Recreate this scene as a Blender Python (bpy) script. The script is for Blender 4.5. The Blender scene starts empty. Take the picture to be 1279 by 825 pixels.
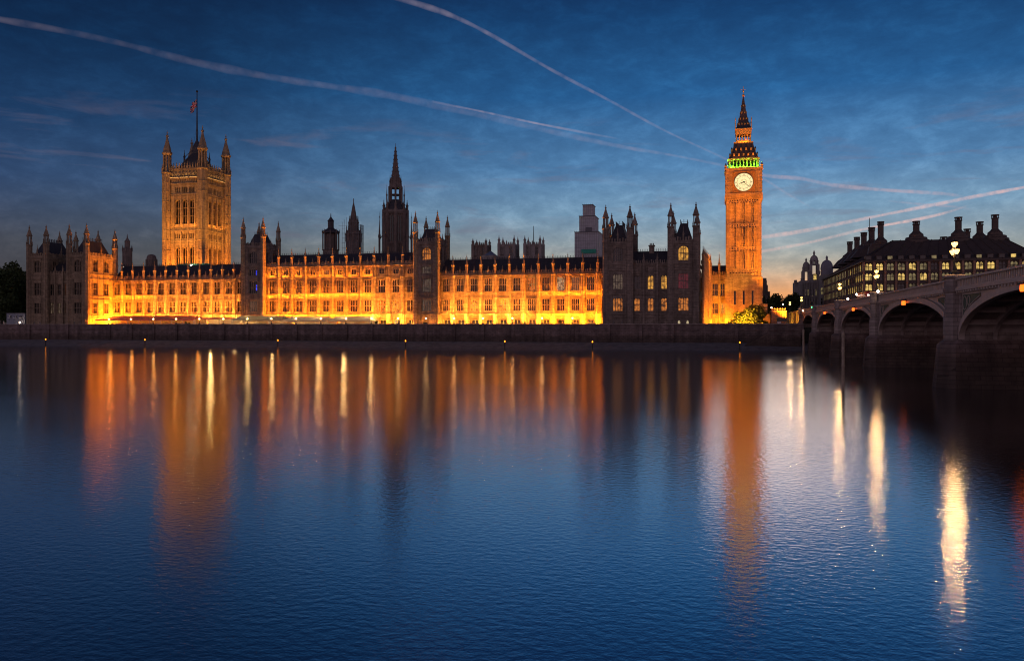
import bpy, math, random
from mathutils import Vector, Matrix
random.seed(11)
S = bpy.context.scene
COL = S.collection
PI = math.pi
R = math.radians

# ------------------------------------------------------------------ camera
YAW, FOC, HZ, CH = R(14.0), 1045.0, 407.0, 7.0      # yaw, focal length in px, horizon row, eye height
CA, SA = math.cos(YAW), math.sin(YAW)
cd = bpy.data.cameras.new('camera')
cam = bpy.data.objects.new('camera', cd)
COL.objects.link(cam)
cam.location = (0, 0, CH)
cam.rotation_euler = (PI / 2, 0, YAW)
cd.sensor_width = 36
cd.lens = FOC / 1279 * 36
cd.shift_y = -5.5 / 1279
cd.clip_start = 0.5
cd.clip_end = 400000
S.camera = cam


def depth(px, Y):
    return Y / (CA + (px - 639.5) / FOC * SA)


def PX(px, Y):                      # world x of a column on the plane y = Y
    return depth(px, Y) * ((px - 639.5) / FOC * CA - SA)


def PZ(px, py, Y):                  # world z of a point on the plane y = Y
    return CH + (HZ - py) * depth(px, Y) / FOC


# ------------------------------------------------------------------ sky and sun
def lin(r, g, b):
    f = lambda c: (c / 255 / 12.92) if c / 255 <= 0.04045 else ((c / 255 + 0.055) / 1.055) ** 2.4
    return (f(r), f(g), f(b), 1)


W = bpy.data.worlds.new('World')
S.world = W
W.use_nodes = True
nt = W.node_tree
nt.nodes.clear()
N = lambda t, tree=nt: tree.nodes.new(t)


def L(a, b, tree=nt):
    tree.links.new(a, b)


def mathn(op, a, b=None, tree=nt, clamp=False):
    n = tree.nodes.new('ShaderNodeMath')
    n.operation = op
    n.use_clamp = clamp
    for i, v in enumerate((a, b)):
        if v is None:
            continue
        if isinstance(v, (int, float)):
            n.inputs[i].default_value = v
        else:
            tree.links.new(v, n.inputs[i])
    return n.outputs[0]


def ramp(fac, stops, tree=nt):
    n = tree.nodes.new('ShaderNodeValToRGB')
    e = n.color_ramp.elements
    while len(e) < len(stops):
        e.new(0.5)
    for el, (p, c) in zip(e, stops):
        el.position = p
        el.color = c if len(c) == 4 else (*c, 1)
    tree.links.new(fac, n.inputs[0])
    return n.outputs[0]


def mix(fac, a, b, mode='MIX', tree=nt):
    n = tree.nodes.new('ShaderNodeMix')
    n.data_type = 'RGBA'
    n.blend_type = mode
    for sock, v in ((n.inputs[0], fac), (n.inputs[6], a), (n.inputs[7], b)):
        if isinstance(v, (int, float)):
            sock.default_value = v
        elif isinstance(v, tuple):
            sock.default_value = v if len(v) == 4 else (*v, 1)
        else:
            tree.links.new(v, sock)
    return n.outputs[2]


SUN_AZ = R(4.0)                     # the sun has set a little right of +Y
tc = N('ShaderNodeTexCoord')
sep = N('ShaderNodeSeparateXYZ')
L(tc.outputs['Generated'], sep.inputs[0])
elev = mathn('MULTIPLY', mathn('ARCSINE', sep.outputs[2]), 180 / PI / 60, clamp=True)      # 0 at horizon, 1 at 60 degrees
sky_far = ramp(elev, [(0.0, lin(54, 52, 58)), (0.085, lin(58, 64, 78)), (0.15, lin(42, 68, 106)), (0.21, lin(20, 54, 94)), (0.28, lin(5, 38, 74)),
                      (0.36, lin(2, 26, 58)), (0.5, lin(2, 18, 46)), (1.0, lin(1, 10, 30))])
sky_near = ramp(elev, [(0.0, lin(240, 150, 84)), (0.035, lin(226, 164, 112)), (0.06, lin(174, 164, 146)), (0.085, lin(148, 160, 164)),
                       (0.125, lin(118, 155, 184)), (0.175, lin(79, 128, 174)), (0.253, lin(34, 93, 148)), (0.335, lin(14, 63, 112)), (0.38, lin(8, 44, 88)), (0.55, lin(4, 30, 68)), (1.0, lin(2, 16, 42))])
hor = N('ShaderNodeVectorMath')
hor.operation = 'NORMALIZE'
cmb = N('ShaderNodeCombineXYZ')
L(sep.outputs[0], cmb.inputs[0])
L(sep.outputs[1], cmb.inputs[1])
L(cmb.outputs[0], hor.inputs[0])
dot = N('ShaderNodeVectorMath')
dot.operation = 'DOT_PRODUCT'
L(hor.outputs[0], dot.inputs[0])
dot.inputs[1].default_value = (math.sin(SUN_AZ), math.cos(SUN_AZ), 0)
azf = ramp(dot.outputs['Value'], [(0.0, (0, 0, 0)), (0.62, (0.0, 0.0, 0.0)), (0.78, (0.12,) * 3), (0.88, (0.5,) * 3), (0.955, (0.82,) * 3), (1.0, (1, 1, 1))])
sky_back = ramp(elev, [(0.0, lin(196, 160, 172)), (0.1, lin(214, 176, 186)), (0.25, lin(158, 146, 168)), (0.45, lin(84, 94, 128)), (1.0, lin(12, 22, 46))])   # unseen sky behind the camera, brightened to fill the unlit fronts
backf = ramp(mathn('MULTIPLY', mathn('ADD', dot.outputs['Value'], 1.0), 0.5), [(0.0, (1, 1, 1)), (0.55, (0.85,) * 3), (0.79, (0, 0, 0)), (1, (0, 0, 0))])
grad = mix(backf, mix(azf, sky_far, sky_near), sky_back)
glow = mathn('MULTIPLY', ramp(dot.outputs['Value'], [(0.0, (0, 0, 0)), (0.972, (0, 0, 0)), (1.0, (1, 1, 1))]),
             ramp(elev, [(0.0, (1, 1, 1)), (0.03, (0.9,) * 3), (0.075, (0, 0, 0)), (1, (0, 0, 0))]))
# thin cirrus, stretched along the horizon
mp = N('ShaderNodeMapping')
L(tc.outputs['Generated'], mp.inputs[0])
mp.inputs['Scale'].default_value = (3.2, 3.2, 22)
mp.inputs['Rotation'].default_value = (0.0, 0.05, 0.3)
nz = N('ShaderNodeTexNoise')
nz.inputs['Scale'].default_value = 2.3
nz.inputs['Detail'].default_value = 9
nz.inputs['Roughness'].default_value = 0.58
nz.inputs['Distortion'].default_value = 0.4
L(mp.outputs[0], nz.inputs[0])
cl = mathn('MULTIPLY', ramp(nz.outputs[0], [(0.0, (0, 0, 0)), (0.56, (0, 0, 0)), (0.72, (1, 1, 1))]),
           ramp(elev, [(0.0, (0, 0, 0)), (0.07, (0.2,) * 3), (0.11, (0.8,) * 3), (0.19, (0.7,) * 3), (0.25, (0, 0, 0)), (1, (0, 0, 0))]))
mp2 = N('ShaderNodeMapping')
L(tc.outputs['Generated'], mp2.inputs[0])
mp2.inputs['Scale'].default_value = (5, 5, 11)
mp2.inputs['Rotation'].default_value = (0.0, 0.25, 0.0)
nz2 = N('ShaderNodeTexNoise')
nz2.inputs['Scale'].default_value = 4.5
nz2.inputs['Detail'].default_value = 12
nz2.inputs['Roughness'].default_value = 0.68
nz2.inputs['Distortion'].default_value = 0.25
L(mp2.outputs[0], nz2.inputs[0])
veil = ramp(nz2.outputs[0], [(0.25, (0.72, 0.76, 0.80)), (0.5, (1.0, 1.0, 1.0)), (0.75, (1.55, 1.42, 1.32))])
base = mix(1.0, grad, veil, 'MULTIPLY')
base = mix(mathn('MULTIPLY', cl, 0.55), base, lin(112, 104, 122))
sky = N('ShaderNodeTexSky')
sky.sky_type = 'NISHITA'
sky.sun_disc = False
sky.sun_elevation = R(-2.0)
sky.sun_rotation = SUN_AZ
sky.altitude = 20
bg0 = N('ShaderNodeBackground')
L(sky.outputs[0], bg0.inputs[0])
bg0.inputs[1].default_value = 0.02
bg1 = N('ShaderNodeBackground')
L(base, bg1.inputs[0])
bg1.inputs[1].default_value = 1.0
bgl = N('ShaderNodeBackground')
bgl.inputs[0].default_value = lin(250, 140, 60)
L(mathn('MULTIPLY', glow, 0.2), bgl.inputs[1])
add = N('ShaderNodeAddShader')
add2 = N('ShaderNodeAddShader')
out = N('ShaderNodeOutputWorld')
L(bg0.outputs[0], add.inputs[0])
L(bg1.outputs[0], add.inputs[1])
L(add.outputs[0], add2.inputs[0])
L(bgl.outputs[0], add2.inputs[1])
L(add2.outputs[0], out.inputs[0])

sd = bpy.data.lights.new('sun', 'SUN')
sd.energy = 0.05
sd.angle = R(15)
sd.color = (1.0, 0.62, 0.42)
so = bpy.data.objects.new('sun', sd)
so.rotation_euler = (Vector((math.sin(SUN_AZ), math.cos(SUN_AZ), math.tan(R(3))))).to_track_quat('Z', 'Y').to_euler()
COL.objects.link(so)

S.view_settings.view_transform = 'Standard'
S.view_settings.look = 'None'
S.view_settings.exposure = 0.0
S.view_settings.gamma = 1.0
S.view_settings.use_curve_mapping = False
try:
    S.cycles.use_denoising = True
    S.cycles.sample_clamp_indirect = 6.0
    S.cycles.max_bounces = 6
    S.cycles.transparent_max_bounces = 24
    S.cycles.use_light_tree = True
    S.cycles.filter_width = 1.1
    S.cycles.caustics_reflective = False
    S.cycles.caustics_refractive = False
except Exception:
    pass


# ------------------------------------------------------------------ materials
def pmat(name, col, rough=0.8, metal=0.0, var=0.0, scale=1.5, brick=False, bump=0.0, spec=0.3, col2=None, stain=0.0, vec='Object'):
    m = bpy.data.materials.new(name)
    m.use_nodes = True
    t = m.node_tree
    b = t.nodes['Principled BSDF']
    b.inputs['Roughness'].default_value = rough
    b.inputs['Metallic'].default_value = metal
    b.inputs['Specular IOR Level'].default_value = spec
    c4 = (*col, 1)
    if var <= 0 and not brick:
        b.inputs['Base Color'].default_value = c4
        return m
    g = t.nodes.new('ShaderNodeNewGeometry')
    n1 = t.nodes.new('ShaderNodeTexNoise')
    n1.inputs['Scale'].default_value = scale
    n1.inputs['Detail'].default_value = 8
    n1.inputs['Roughness'].default_value = 0.65
    t.links.new(g.outputs['Position'], n1.inputs[0])
    lo = tuple(c * (1 - var) for c in col)
    hi = tuple(min(1, c * (1 + var)) for c in (col2 or col))
    c = ramp(n1.outputs[0], [(0.3, lo), (0.7, hi)], t)
    if stain > 0:                                    # soot and weathering, streaked downwards
        mpp = t.nodes.new('ShaderNodeMapping')
        mpp.inputs['Scale'].default_value = (0.55, 0.55, 0.06)
        t.links.new(g.outputs['Position'], mpp.inputs[0])
        n2 = t.nodes.new('ShaderNodeTexNoise')
        n2.inputs['Scale'].default_value = 1.0
        n2.inputs['Detail'].default_value = 6
        t.links.new(mpp.outputs[0], n2.inputs[0])
        s = ramp(n2.outputs[0], [(0.35, (1 - stain,) * 3), (0.62, (1, 1, 1))], t)
        c = mix(1.0, c, s, 'MULTIPLY', t)
    if brick:
        # courses of blocks: x+y runs along whichever way the wall faces
        sp = t.nodes.new('ShaderNodeSeparateXYZ')
        t.links.new(g.outputs['Position'], sp.inputs[0])
        cb = t.nodes.new('ShaderNodeCombineXYZ')
        t.links.new(mathn('ADD', sp.outputs[0], sp.outputs[1], t), cb.inputs[0])
        t.links.new(sp.outputs[2], cb.inputs[1])
        bt = t.nodes.new('ShaderNodeTexBrick')
        bt.inputs['Scale'].default_value = 1.0
        bt.inputs['Brick Width'].default_value = 1.2
        bt.inputs['Row Height'].default_value = 0.5
        bt.inputs['Mortar Size'].default_value = 0.03
        bt.inputs['Color1'].default_value = (1, 1, 1, 1)
        bt.inputs['Color2'].default_value = (0.72, 0.72, 0.72, 1)
        bt.inputs['Mortar'].default_value = (0.45, 0.45, 0.45, 1)
        t.links.new(cb.outputs[0], bt.inputs[0])
        c = mix(1.0, c, bt.outputs[0], 'MULTIPLY', t)
    t.links.new(c, b.inputs['Base Color'])
    if bump > 0:
        bm_ = t.nodes.new('ShaderNodeBump')
        bm_.inputs['Strength'].default_value = bump
        bm_.inputs['Distance'].default_value = 0.1
        t.links.new(n1.outputs[0], bm_.inputs['Height'])
        t.links.new(bm_.outputs[0], b.inputs['Normal'])
    return m


def emat(name, col, strength, var=0.0, scale=1.0):
    m = bpy.data.materials.new(name)
    m.use_nodes = True
    t = m.node_tree
    b = t.nodes['Principled BSDF']
    b.inputs['Base Color'].default_value = (0.02, 0.02, 0.02, 1)
    b.inputs['Roughness'].default_value = 0.2
    b.inputs['Emission Color'].default_value = (*col, 1)
    b.inputs['Emission Strength'].default_value = strength
    if var > 0:                                       # a lit room: furniture, blinds and people break the light up
        g = t.nodes.new('ShaderNodeNewGeometry')
        n1 = t.nodes.new('ShaderNodeTexNoise')
        n1.inputs['Scale'].default_value = scale
        n1.inputs['Detail'].default_value = 3
        t.links.new(g.outputs['Position'], n1.inputs[0])
        s = ramp(n1.outputs[0], [(0.35, (1 - var,) * 3), (0.6, (1, 1, 1))], t)
        t.links.new(mathn('MULTIPLY', s, strength, t), b.inputs['Emission Strength'])
    return m


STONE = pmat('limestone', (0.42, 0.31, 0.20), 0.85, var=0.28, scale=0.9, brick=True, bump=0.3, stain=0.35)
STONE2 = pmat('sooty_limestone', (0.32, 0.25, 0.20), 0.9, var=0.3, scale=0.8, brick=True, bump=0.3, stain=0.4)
PALE = pmat('portland_stone', (0.34, 0.30, 0.27), 0.85, var=0.25, scale=0.6, stain=0.3)
GRANITE = pmat('granite', (0.42, 0.34, 0.30), 0.75, var=0.25, scale=1.2, brick=True, stain=0.3)
WALLST = pmat('river_wall_granite', (0.24, 0.17, 0.15), 0.7, var=0.35, scale=0.6, brick=True, bump=0.4, stain=0.4)
t_ = WALLST.node_tree                                    # wet, weedy stone below the high-water line
b_ = t_.nodes['Principled BSDF']
src_ = b_.inputs['Base Color'].links[0].from_socket
g_ = t_.nodes.new('ShaderNodeNewGeometry')
sp_ = t_.nodes.new('ShaderNodeSeparateXYZ')
t_.links.new(g_.outputs['Position'], sp_.inputs[0])
nn_ = t_.nodes.new('ShaderNodeTexNoise')
nn_.inputs['Scale'].default_value = 0.5
nn_.inputs['Detail'].default_value = 6
t_.links.new(g_.outputs['Position'], nn_.inputs[0])
hgt = mathn('ADD', sp_.outputs[2], mathn('MULTIPLY', nn_.outputs[0], 2.4, t_), t_)
wet = ramp(mathn('MULTIPLY', hgt, 0.1, t_), [(0.42, (0.48, 0.47, 0.42)), (0.52, (0.7, 0.66, 0.6)), (0.58, (1, 1, 1))], t_)
t_.links.new(mix(1.0, src_, wet, 'MULTIPLY', t_), b_.inputs['Base Color'])
MUD = pmat('foreshore_mud', (0.20, 0.17, 0.16), 0.8, var=0.4, scale=0.5)
SLATE = pmat('cast_iron_roof', (0.055, 0.05, 0.056), 0.6, var=0.3, scale=1.2)
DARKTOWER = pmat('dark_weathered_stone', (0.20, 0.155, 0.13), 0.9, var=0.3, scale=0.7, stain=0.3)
BRONZE = pmat('bronze_roof', (0.10, 0.07, 0.057), 0.6, 0.2, var=0.25, scale=0.8)
SAND = pmat('red_sandstone', (0.42, 0.24, 0.16), 0.85, var=0.2, scale=0.9, brick=True)
IRON = pmat('black_iron', (0.02, 0.02, 0.022), 0.5, 0.3)
GOLD = pmat('gilding', (0.75, 0.42, 0.08), 0.4, 0.6)
GREENP = pmat('green_bridge_paint', (0.075, 0.11, 0.075), 0.55, var=0.2, scale=1.5)
BRIDGEP = pmat('buff_bridge_paint', (0.48, 0.40, 0.34), 0.5, var=0.18, scale=1.0)
RIBP = pmat('dark_bridge_ironwork', (0.38, 0.32, 0.29), 0.65, var=0.2, scale=1.0)
ASPHALT = pmat('asphalt', (0.05, 0.05, 0.052), 0.85, var=0.2, scale=2)
PAVE = pmat('paving', (0.22, 0.19, 0.16), 0.85, var=0.2, scale=1.5)
EARTH = pmat('ground', (0.06, 0.06, 0.045), 0.95, var=0.3, scale=0.3)
WRAP = pmat('scaffold_sheeting', (0.50, 0.49, 0.50), 0.7, var=0.2, scale=0.4)
TUBE = pmat('scaffold_tube', (0.12, 0.12, 0.13), 0.5, 0.4)
NET = pmat('green_debris_net', (0.05, 0.32, 0.22), 0.8, var=0.2, scale=1.0)
LEADDOME = pmat('lead_dome', (0.25, 0.23, 0.25), 0.55, var=0.2, scale=0.4)
BLUEROOF = pmat('blue_slate', (0.13, 0.17, 0.24), 0.55, var=0.2, scale=0.5)
PINKC = pmat('pink_canvas', (0.75, 0.36, 0.31), 0.8, var=0.12, scale=1.0)
GREYC = pmat('grey_green_canvas', (0.55, 0.57, 0.5), 0.8, var=0.1, scale=1.0)
WHITEC = pmat('white_canvas', (0.75, 0.72, 0.66), 0.8, var=0.1, scale=1.0)
for m_ in (PINKC, GREYC, WHITEC):                   # thin canvas lets light through
    t_ = m_.node_tree
    tl = t_.nodes.new('ShaderNodeBsdfTranslucent')
    tl.inputs[0].default_value = {'pink_canvas': (0.6, 0.26, 0.2, 1), 'grey_green_canvas': (0.42, 0.44, 0.38, 1)}.get(m_.name, (0.7, 0.66, 0.58, 1))
    ms = t_.nodes.new('ShaderNodeMixShader')
    ms.inputs[0].default_value = 0.6
    oo = t_.nodes['Material Output']
    t_.links.new(t_.nodes['Principled BSDF'].outputs[0], ms.inputs[1])
    t_.links.new(tl.outputs[0], ms.inputs[2])
    t_.links.new(ms.outputs[0], oo.inputs[0])
WHITE = pmat('white_paint', (0.75, 0.74, 0.72), 0.6, var=0.08, scale=1.0)
WOOD = pmat('weathered_timber', (0.42, 0.33, 0.24), 0.85, var=0.35, scale=2.0)
TRUNK = pmat('bark', (0.05, 0.04, 0.03), 0.9, var=0.3, scale=3)
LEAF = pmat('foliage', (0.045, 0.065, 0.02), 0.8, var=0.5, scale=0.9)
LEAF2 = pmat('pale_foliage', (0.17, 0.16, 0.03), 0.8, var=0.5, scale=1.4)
DIALBLACK = pmat('dial_black', (0.012, 0.012, 0.015), 0.7)
DIALGOLD = pmat('dial_surround', (0.30, 0.17, 0.05), 0.5, 0.3, var=0.3, scale=2)
RUBBER = pmat('tyre_rubber', (0.02, 0.02, 0.02), 0.9)
REDPAINT = pmat('red_car_paint', (0.35, 0.015, 0.015), 0.35, spec=0.5)
SILVER = pmat('silver_car_paint', (0.38, 0.39, 0.40), 0.35, 0.4)
BLACKPAINT = pmat('black_car_paint', (0.012, 0.012, 0.014), 0.3, spec=0.5)
WHITEPAINT = pmat('white_car_paint', (0.7, 0.7, 0.68), 0.35)
FLAGRED = pmat('flag_red', (0.45, 0.02, 0.03), 0.8)
FLAGBLUE = pmat('flag_blue', (0.012, 0.02, 0.12), 0.8)
FLAGWHITE = pmat('flag_white', (0.6, 0.58, 0.56), 0.8)
GLASS = pmat('dark_window_glass', (0.012, 0.012, 0.015), 0.18, spec=0.5)
CARGLASS = pmat('car_glass', (0.02, 0.022, 0.025), 0.1, spec=0.5)
E_WARM = emat('lit_window_yellow', (1.0, 0.45, 0.06), 0.75, 0.85, 1.1)
E_ORANGE = emat('lit_window_orange', (1.0, 0.30, 0.04), 0.6, 0.9, 1.0)
E_DIM = emat('lit_window_dim', (0.8, 0.55, 0.36), 0.12, 0.85, 1.0)
E_WHITE = emat('lit_window_white', (1.0, 0.78, 0.45), 0.5, 0.9, 1.2)
E_RED = emat('lit_window_red', (0.75, 0.05, 0.09), 0.11, 0.8, 1.0)
E_BLUE = emat('lit_window_blue', (0.02, 0.05, 1.0), 1.6, 0.9, 0.8)
E_OFFICE = emat('lit_office_window', (1.0, 0.66, 0.17), 0.85, 0.85, 0.8)
E_OFFDIM = emat('dim_office_window', (0.85, 0.66, 0.28), 0.22, 0.9, 0.8)
E_DIAL = emat('opal_dial_glass', (1.0, 0.76, 0.36), 1.22, 0.12, 0.35)
E_LAMP = emat('lamp_glass', (1.0, 0.52, 0.17), 50)
E_BLAMP = bpy.data.materials.new('bridge_lantern_glass')   # warm frosted glass: glows, and lets the mantle inside shine through
E_BLAMP.use_nodes = True
t_ = E_BLAMP.node_tree
t_.nodes.remove(t_.nodes['Principled BSDF'])
ge = t_.nodes.new('ShaderNodeEmission')
ge.inputs[0].default_value = (1.0, 0.56, 0.13, 1)
ge.inputs[1].default_value = 9.0
gt = t_.nodes.new('ShaderNodeBsdfTransparent')
gm = t_.nodes.new('ShaderNodeMixShader')
gm.inputs[0].default_value = 0.35
t_.links.new(gt.outputs[0], gm.inputs[1])
t_.links.new(ge.outputs[0], gm.inputs[2])
t_.links.new(gm.outputs[0], t_.nodes['Material Output'].inputs[0])
E_WLAMP = emat('white_lamp_glass', (0.85, 1.0, 0.72), 40)
E_PLAMP = emat('small_white_lamp_glass', (1.0, 0.72, 0.5), 45)
E_NAV = emat('navigation_amber_glass', (1.0, 0.27, 0.015), 4)
E_REDL = emat('navigation_red_glass', (1.0, 0.12, 0.01), 3.2)
E_GREENL = emat('traffic_green_glass', (0.02, 1.0, 0.30), 30)
E_TAIL = emat('tail_light_glass', (1.0, 0.02, 0.03), 25)
E_BUS = emat('lit_bus_window', (1.0, 0.72, 0.62), 2.0, 0.3, 1.0)
E_HEAD = emat('head_light_glass', (1.0, 0.9, 0.75), 25)


# ------------------------------------------------------------------ mesh building
class MB:
    def __init__(s):
        s.v, s.f, s.m, s.M, s.sm = [], [], [], None, []

    def face(s, pts, m=0, smooth=False):
        i = len(s.v)
        for p in pts:
            p = Vector(p)
            s.v.append(s.M @ p if s.M else p)
        s.f.append(tuple(range(i, i + len(pts))))
        s.m.append(m)
        s.sm.append(smooth)

    def box(s, x0, x1, y0, y1, z0, z1, m=0):
        a = [(x0, y0, z0), (x1, y0, z0), (x1, y1, z0), (x0, y1, z0), (x0, y0, z1), (x1, y0, z1), (x1, y1, z1), (x0, y1, z1)]
        i = len(s.v)
        for p in a:
            p = Vector(p)
            s.v.append(s.M @ p if s.M else p)
        for q in ((0, 3, 2, 1), (4, 5, 6, 7), (0, 1, 5, 4), (1, 2, 6, 5), (2, 3, 7, 6), (3, 0, 4, 7)):
            s.f.append(tuple(i + k for k in q))
            s.m.append(m)
            s.sm.append(False)

    def lathe(s, cx, cy, prof, n=8, m=0, rot=None, smooth=False):
        rot = PI / n if rot is None else rot
        i = len(s.v)
        for r, z in prof:
            for k in range(n):
                a = rot + 2 * PI * k / n
                p = Vector((cx + r * math.cos(a), cy + r * math.sin(a), z))
                s.v.append(s.M @ p if s.M else p)
        for j in range(len(prof) - 1):
            for k in range(n):
                k2 = (k + 1) % n
                s.f.append((i + j * n + k, i + j * n + k2, i + (j + 1) * n + k2, i + (j + 1) * n + k))
                s.m.append(m)
                s.sm.append(smooth)
        s.f.append(tuple(i + k for k in range(n))[::-1])
        s.f.append(tuple(i + (len(prof) - 1) * n + k for k in range(n)))
        s.m += [m, m]
        s.sm += [False, False]

    def bar(s, p, q, w, m=0, n=4):
        p, q = Vector(p), Vector(q)
        d = q - p
        if d.length < 1e-6:
            return
        M0 = s.M
        T = Matrix.Translation(p) @ d.to_track_quat('Z', 'Y').to_matrix().to_4x4()
        s.M = M0 @ T if M0 else T
        s.lathe(0, 0, [(w * 0.7, 0), (w * 0.7, d.length)], n, m)
        s.M = M0

    def ball(s, c, r, m=0, n=10, sq=1.0):
        prof = []
        for k in range(7):
            a = -PI / 2 + PI * k / 6
            prof.append((max(0.01 * r, r * math.cos(a)), c[2] + r * sq * math.sin(a)))
        s.lathe(c[0], c[1], prof, n, m, smooth=True)

    # a wall in the local frame: runs along +x from 0 to L, its face at y = 0 looking to -y
    def wall(s, u0, u1, z0, z1, holes, d=0.6, m=0):
        us = sorted({u0, u1, *[h[0] for h in holes], *[h[1] for h in holes]})
        zs = sorted({z0, z1, *[h[2] for h in holes], *[h[3] for h in holes]})
        inside = lambda u, z: any(h[0] < u < h[1] and h[2] < z < h[3] for h in holes)
        for a, b in zip(us, us[1:]):
            run = None
            for c, e in zip(zs, zs[1:]):
                if inside((a + b) / 2, (c + e) / 2):
                    if run:
                        s.face([(a, 0, run[0]), (b, 0, run[0]), (b, 0, run[1]), (a, 0, run[1])], m)
                        run = None
                else:
                    run = (run[0], e) if run else (c, e)
            if run:
                s.face([(a, 0, run[0]), (b, 0, run[0]), (b, 0, run[1]), (a, 0, run[1])], m)
        for h in holes:
            a, b, c, e = h
            s.face([(a, 0, c), (b, 0, c), (b, d, c), (a, d, c)], m)
            s.face([(a, 0, e), (a, d, e), (b, d, e), (b, 0, e)], m)
            s.face([(a, 0, c), (a, d, c), (a, d, e), (a, 0, e)], m)
            s.face([(b, 0, c), (b, 0, e), (b, d, e), (b, d, c)], m)

    def mesh(s, name, mats):
        me = bpy.data.meshes.new(name)
        me.from_pydata([tuple(v) for v in s.v], [], s.f)
        for mt in mats:
            me.materials.append(mt)
        me.polygons.foreach_set('material_index', s.m)
        me.polygons.foreach_set('use_smooth', s.sm)
        me.update()
        return me


def frame(ox, oy, deg=0, oz=0):
    return Matrix.Translation((ox, oy, oz)) @ Matrix.Rotation(R(deg), 4, 'Z')


def put(name, me, parent=None, M=None):
    o = bpy.data.objects.new(name, me)
    COL.objects.link(o)
    if parent is not None:
        o.parent = parent
        o.matrix_parent_inverse = Matrix.Translation(-Vector(parent.location)) if parent.type == 'EMPTY' else Matrix.Identity(4)
    if M is not None:
        o.matrix_basis = M
    return o


def obj(name, mb, mats, parent=None):
    if not isinstance(mats, (list, tuple)):
        mats = [mats]
    return put(name, mb.mesh(name, mats), parent)


def tag(o, label=None, cat=None, group=None, kind=None):
    for k, v in (('label', label), ('category', cat), ('group', group), ('kind', kind)):
        if v:
            o[k] = v
    return o


def thing(name, label, cat, loc=(0, 0, 0), group=None):
    o = bpy.data.objects.new(name, None)
    COL.objects.link(o)
    o.location = loc
    o.empty_display_size = 0.5
    return tag(o, label, cat, group)


KIDS = {}


def copy_tree(o, parent=None):
    c = o.copy()
    COL.objects.link(c)
    if parent is not None:
        c.parent = parent
    for ch in [x for x in bpy.data.objects if x.parent == o]:
        copy_tree(ch, c)
    return c


def lamp(name, kind, loc, energy, color, target=None, size=None, size_y=None, spot=None, radius=None, spread=None, parent=None, blend=0.6):
    ld = bpy.data.lights.new(name, kind)
    ld.energy = energy
    ld.color = color
    if kind == 'AREA':
        ld.shape = 'RECTANGLE'
        ld.size = size
        ld.size_y = size_y or size
        if spread:
            ld.spread = R(spread)
    elif radius is not None:
        ld.shadow_soft_size = radius
    if kind == 'SPOT':
        ld.spot_size = R(spot or 90)
        ld.spot_blend = blend
    o = bpy.data.objects.new(name, ld)
    COL.objects.link(o)
    if parent is not None:
        o.parent = parent
        if parent.type == 'EMPTY':
            o.matrix_parent_inverse = Matrix.Translation(-Vector(parent.location))
    o.location = loc
    if target is not None:
        d = Vector(target) - Vector(loc)
        o.rotation_euler = d.to_track_quat('-Z', 'Y').to_euler()
    return o


ORD = ['first', 'second', 'third', 'fourth', 'fifth', 'sixth', 'seventh', 'eighth', 'ninth', 'tenth', 'eleventh', 'twelfth', 'thirteenth',
       'fourteenth', 'fifteenth', 'sixteenth', 'seventeenth', 'eighteenth', 'nineteenth', 'twentieth', 'twenty-first', 'twenty-second']

# ------------------------------------------------------------------ windows (one mesh each, shared by the repeats)
WCACHE = {}


def window_mesh(w, h, nm=2, nt_=1, arch=False, d=0.5, stone=STONE):
    key = (round(w, 2), round(h, 2), nm, nt_, arch, d, stone.name)
    if key in WCACHE:
        return WCACHE[key]
    b = MB()
    b.face([(-w / 2, d, 0), (w / 2, d, 0), (w / 2, d, h), (-w / 2, d, h)], 1)
    t = min(0.16, w * 0.06 + 0.03)
    for k in range(1, nm + 1):
        u = -w / 2 + w * k / (nm + 1)
        b.box(u - t / 2, u + t / 2, d * 0.45, d + 0.05, 0, h)
    for k in range(1, nt_ + 1):
        z = h * k / (nt_ + 1)
        b.box(-w / 2, w / 2, d * 0.5, d + 0.04, z - t / 2, z + t / 2)
    b.box(-w / 2 - 0.12, w / 2 + 0.12, -0.16, d, -0.18, 0.02)                 # sill
    if arch:
        rise = w * 0.5
        K = 5
        for sgn in (-1, 1):
            cur = []
            for k in range(K + 1):
                a = PI / 2 * k / K
                cur.append((sgn * w / 2 * math.cos(a), h - rise + rise * math.sin(a) ** 0.85))
            for (x0, z0), (x1, z1) in zip(cur, cur[1:]):
                b.face([(x0, d * 0.3, z0), (x1, d * 0.3, z1), (x1, d * 0.3, h), (x0, d * 0.3, h)])
                b.face([(x0, d * 0.3, z0), (x1, d * 0.3, z1), (x1, d, z1), (x0, d, z0)])
    else:                                                                      # small cusped heads to each light
        n = nm + 1
        lw = w / n
        for k in range(n):
            u = -w / 2 + lw * k
            for sgn, uu in ((1, u), (-1, u + lw)):
                b.face([(uu, d * 0.7, h), (uu, d * 0.7, h - lw * 0.55), (uu + sgn * lw * 0.5, d * 0.7, h)])
    me = b.mesh('window', [stone, GLASS])
    WCACHE[key] = me
    return me


def add_window(parent, M, w, h, nm=2, nt_=1, arch=False, pane=None, d=0.5, stone=STONE, name='window'):
    o = put(name, window_mesh(w, h, nm, nt_, arch, d, stone), parent, M)
    if pane is not None:
        o.material_slots[1].link = 'OBJECT'
        o.material_slots[1].material = pane
    return o


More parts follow.
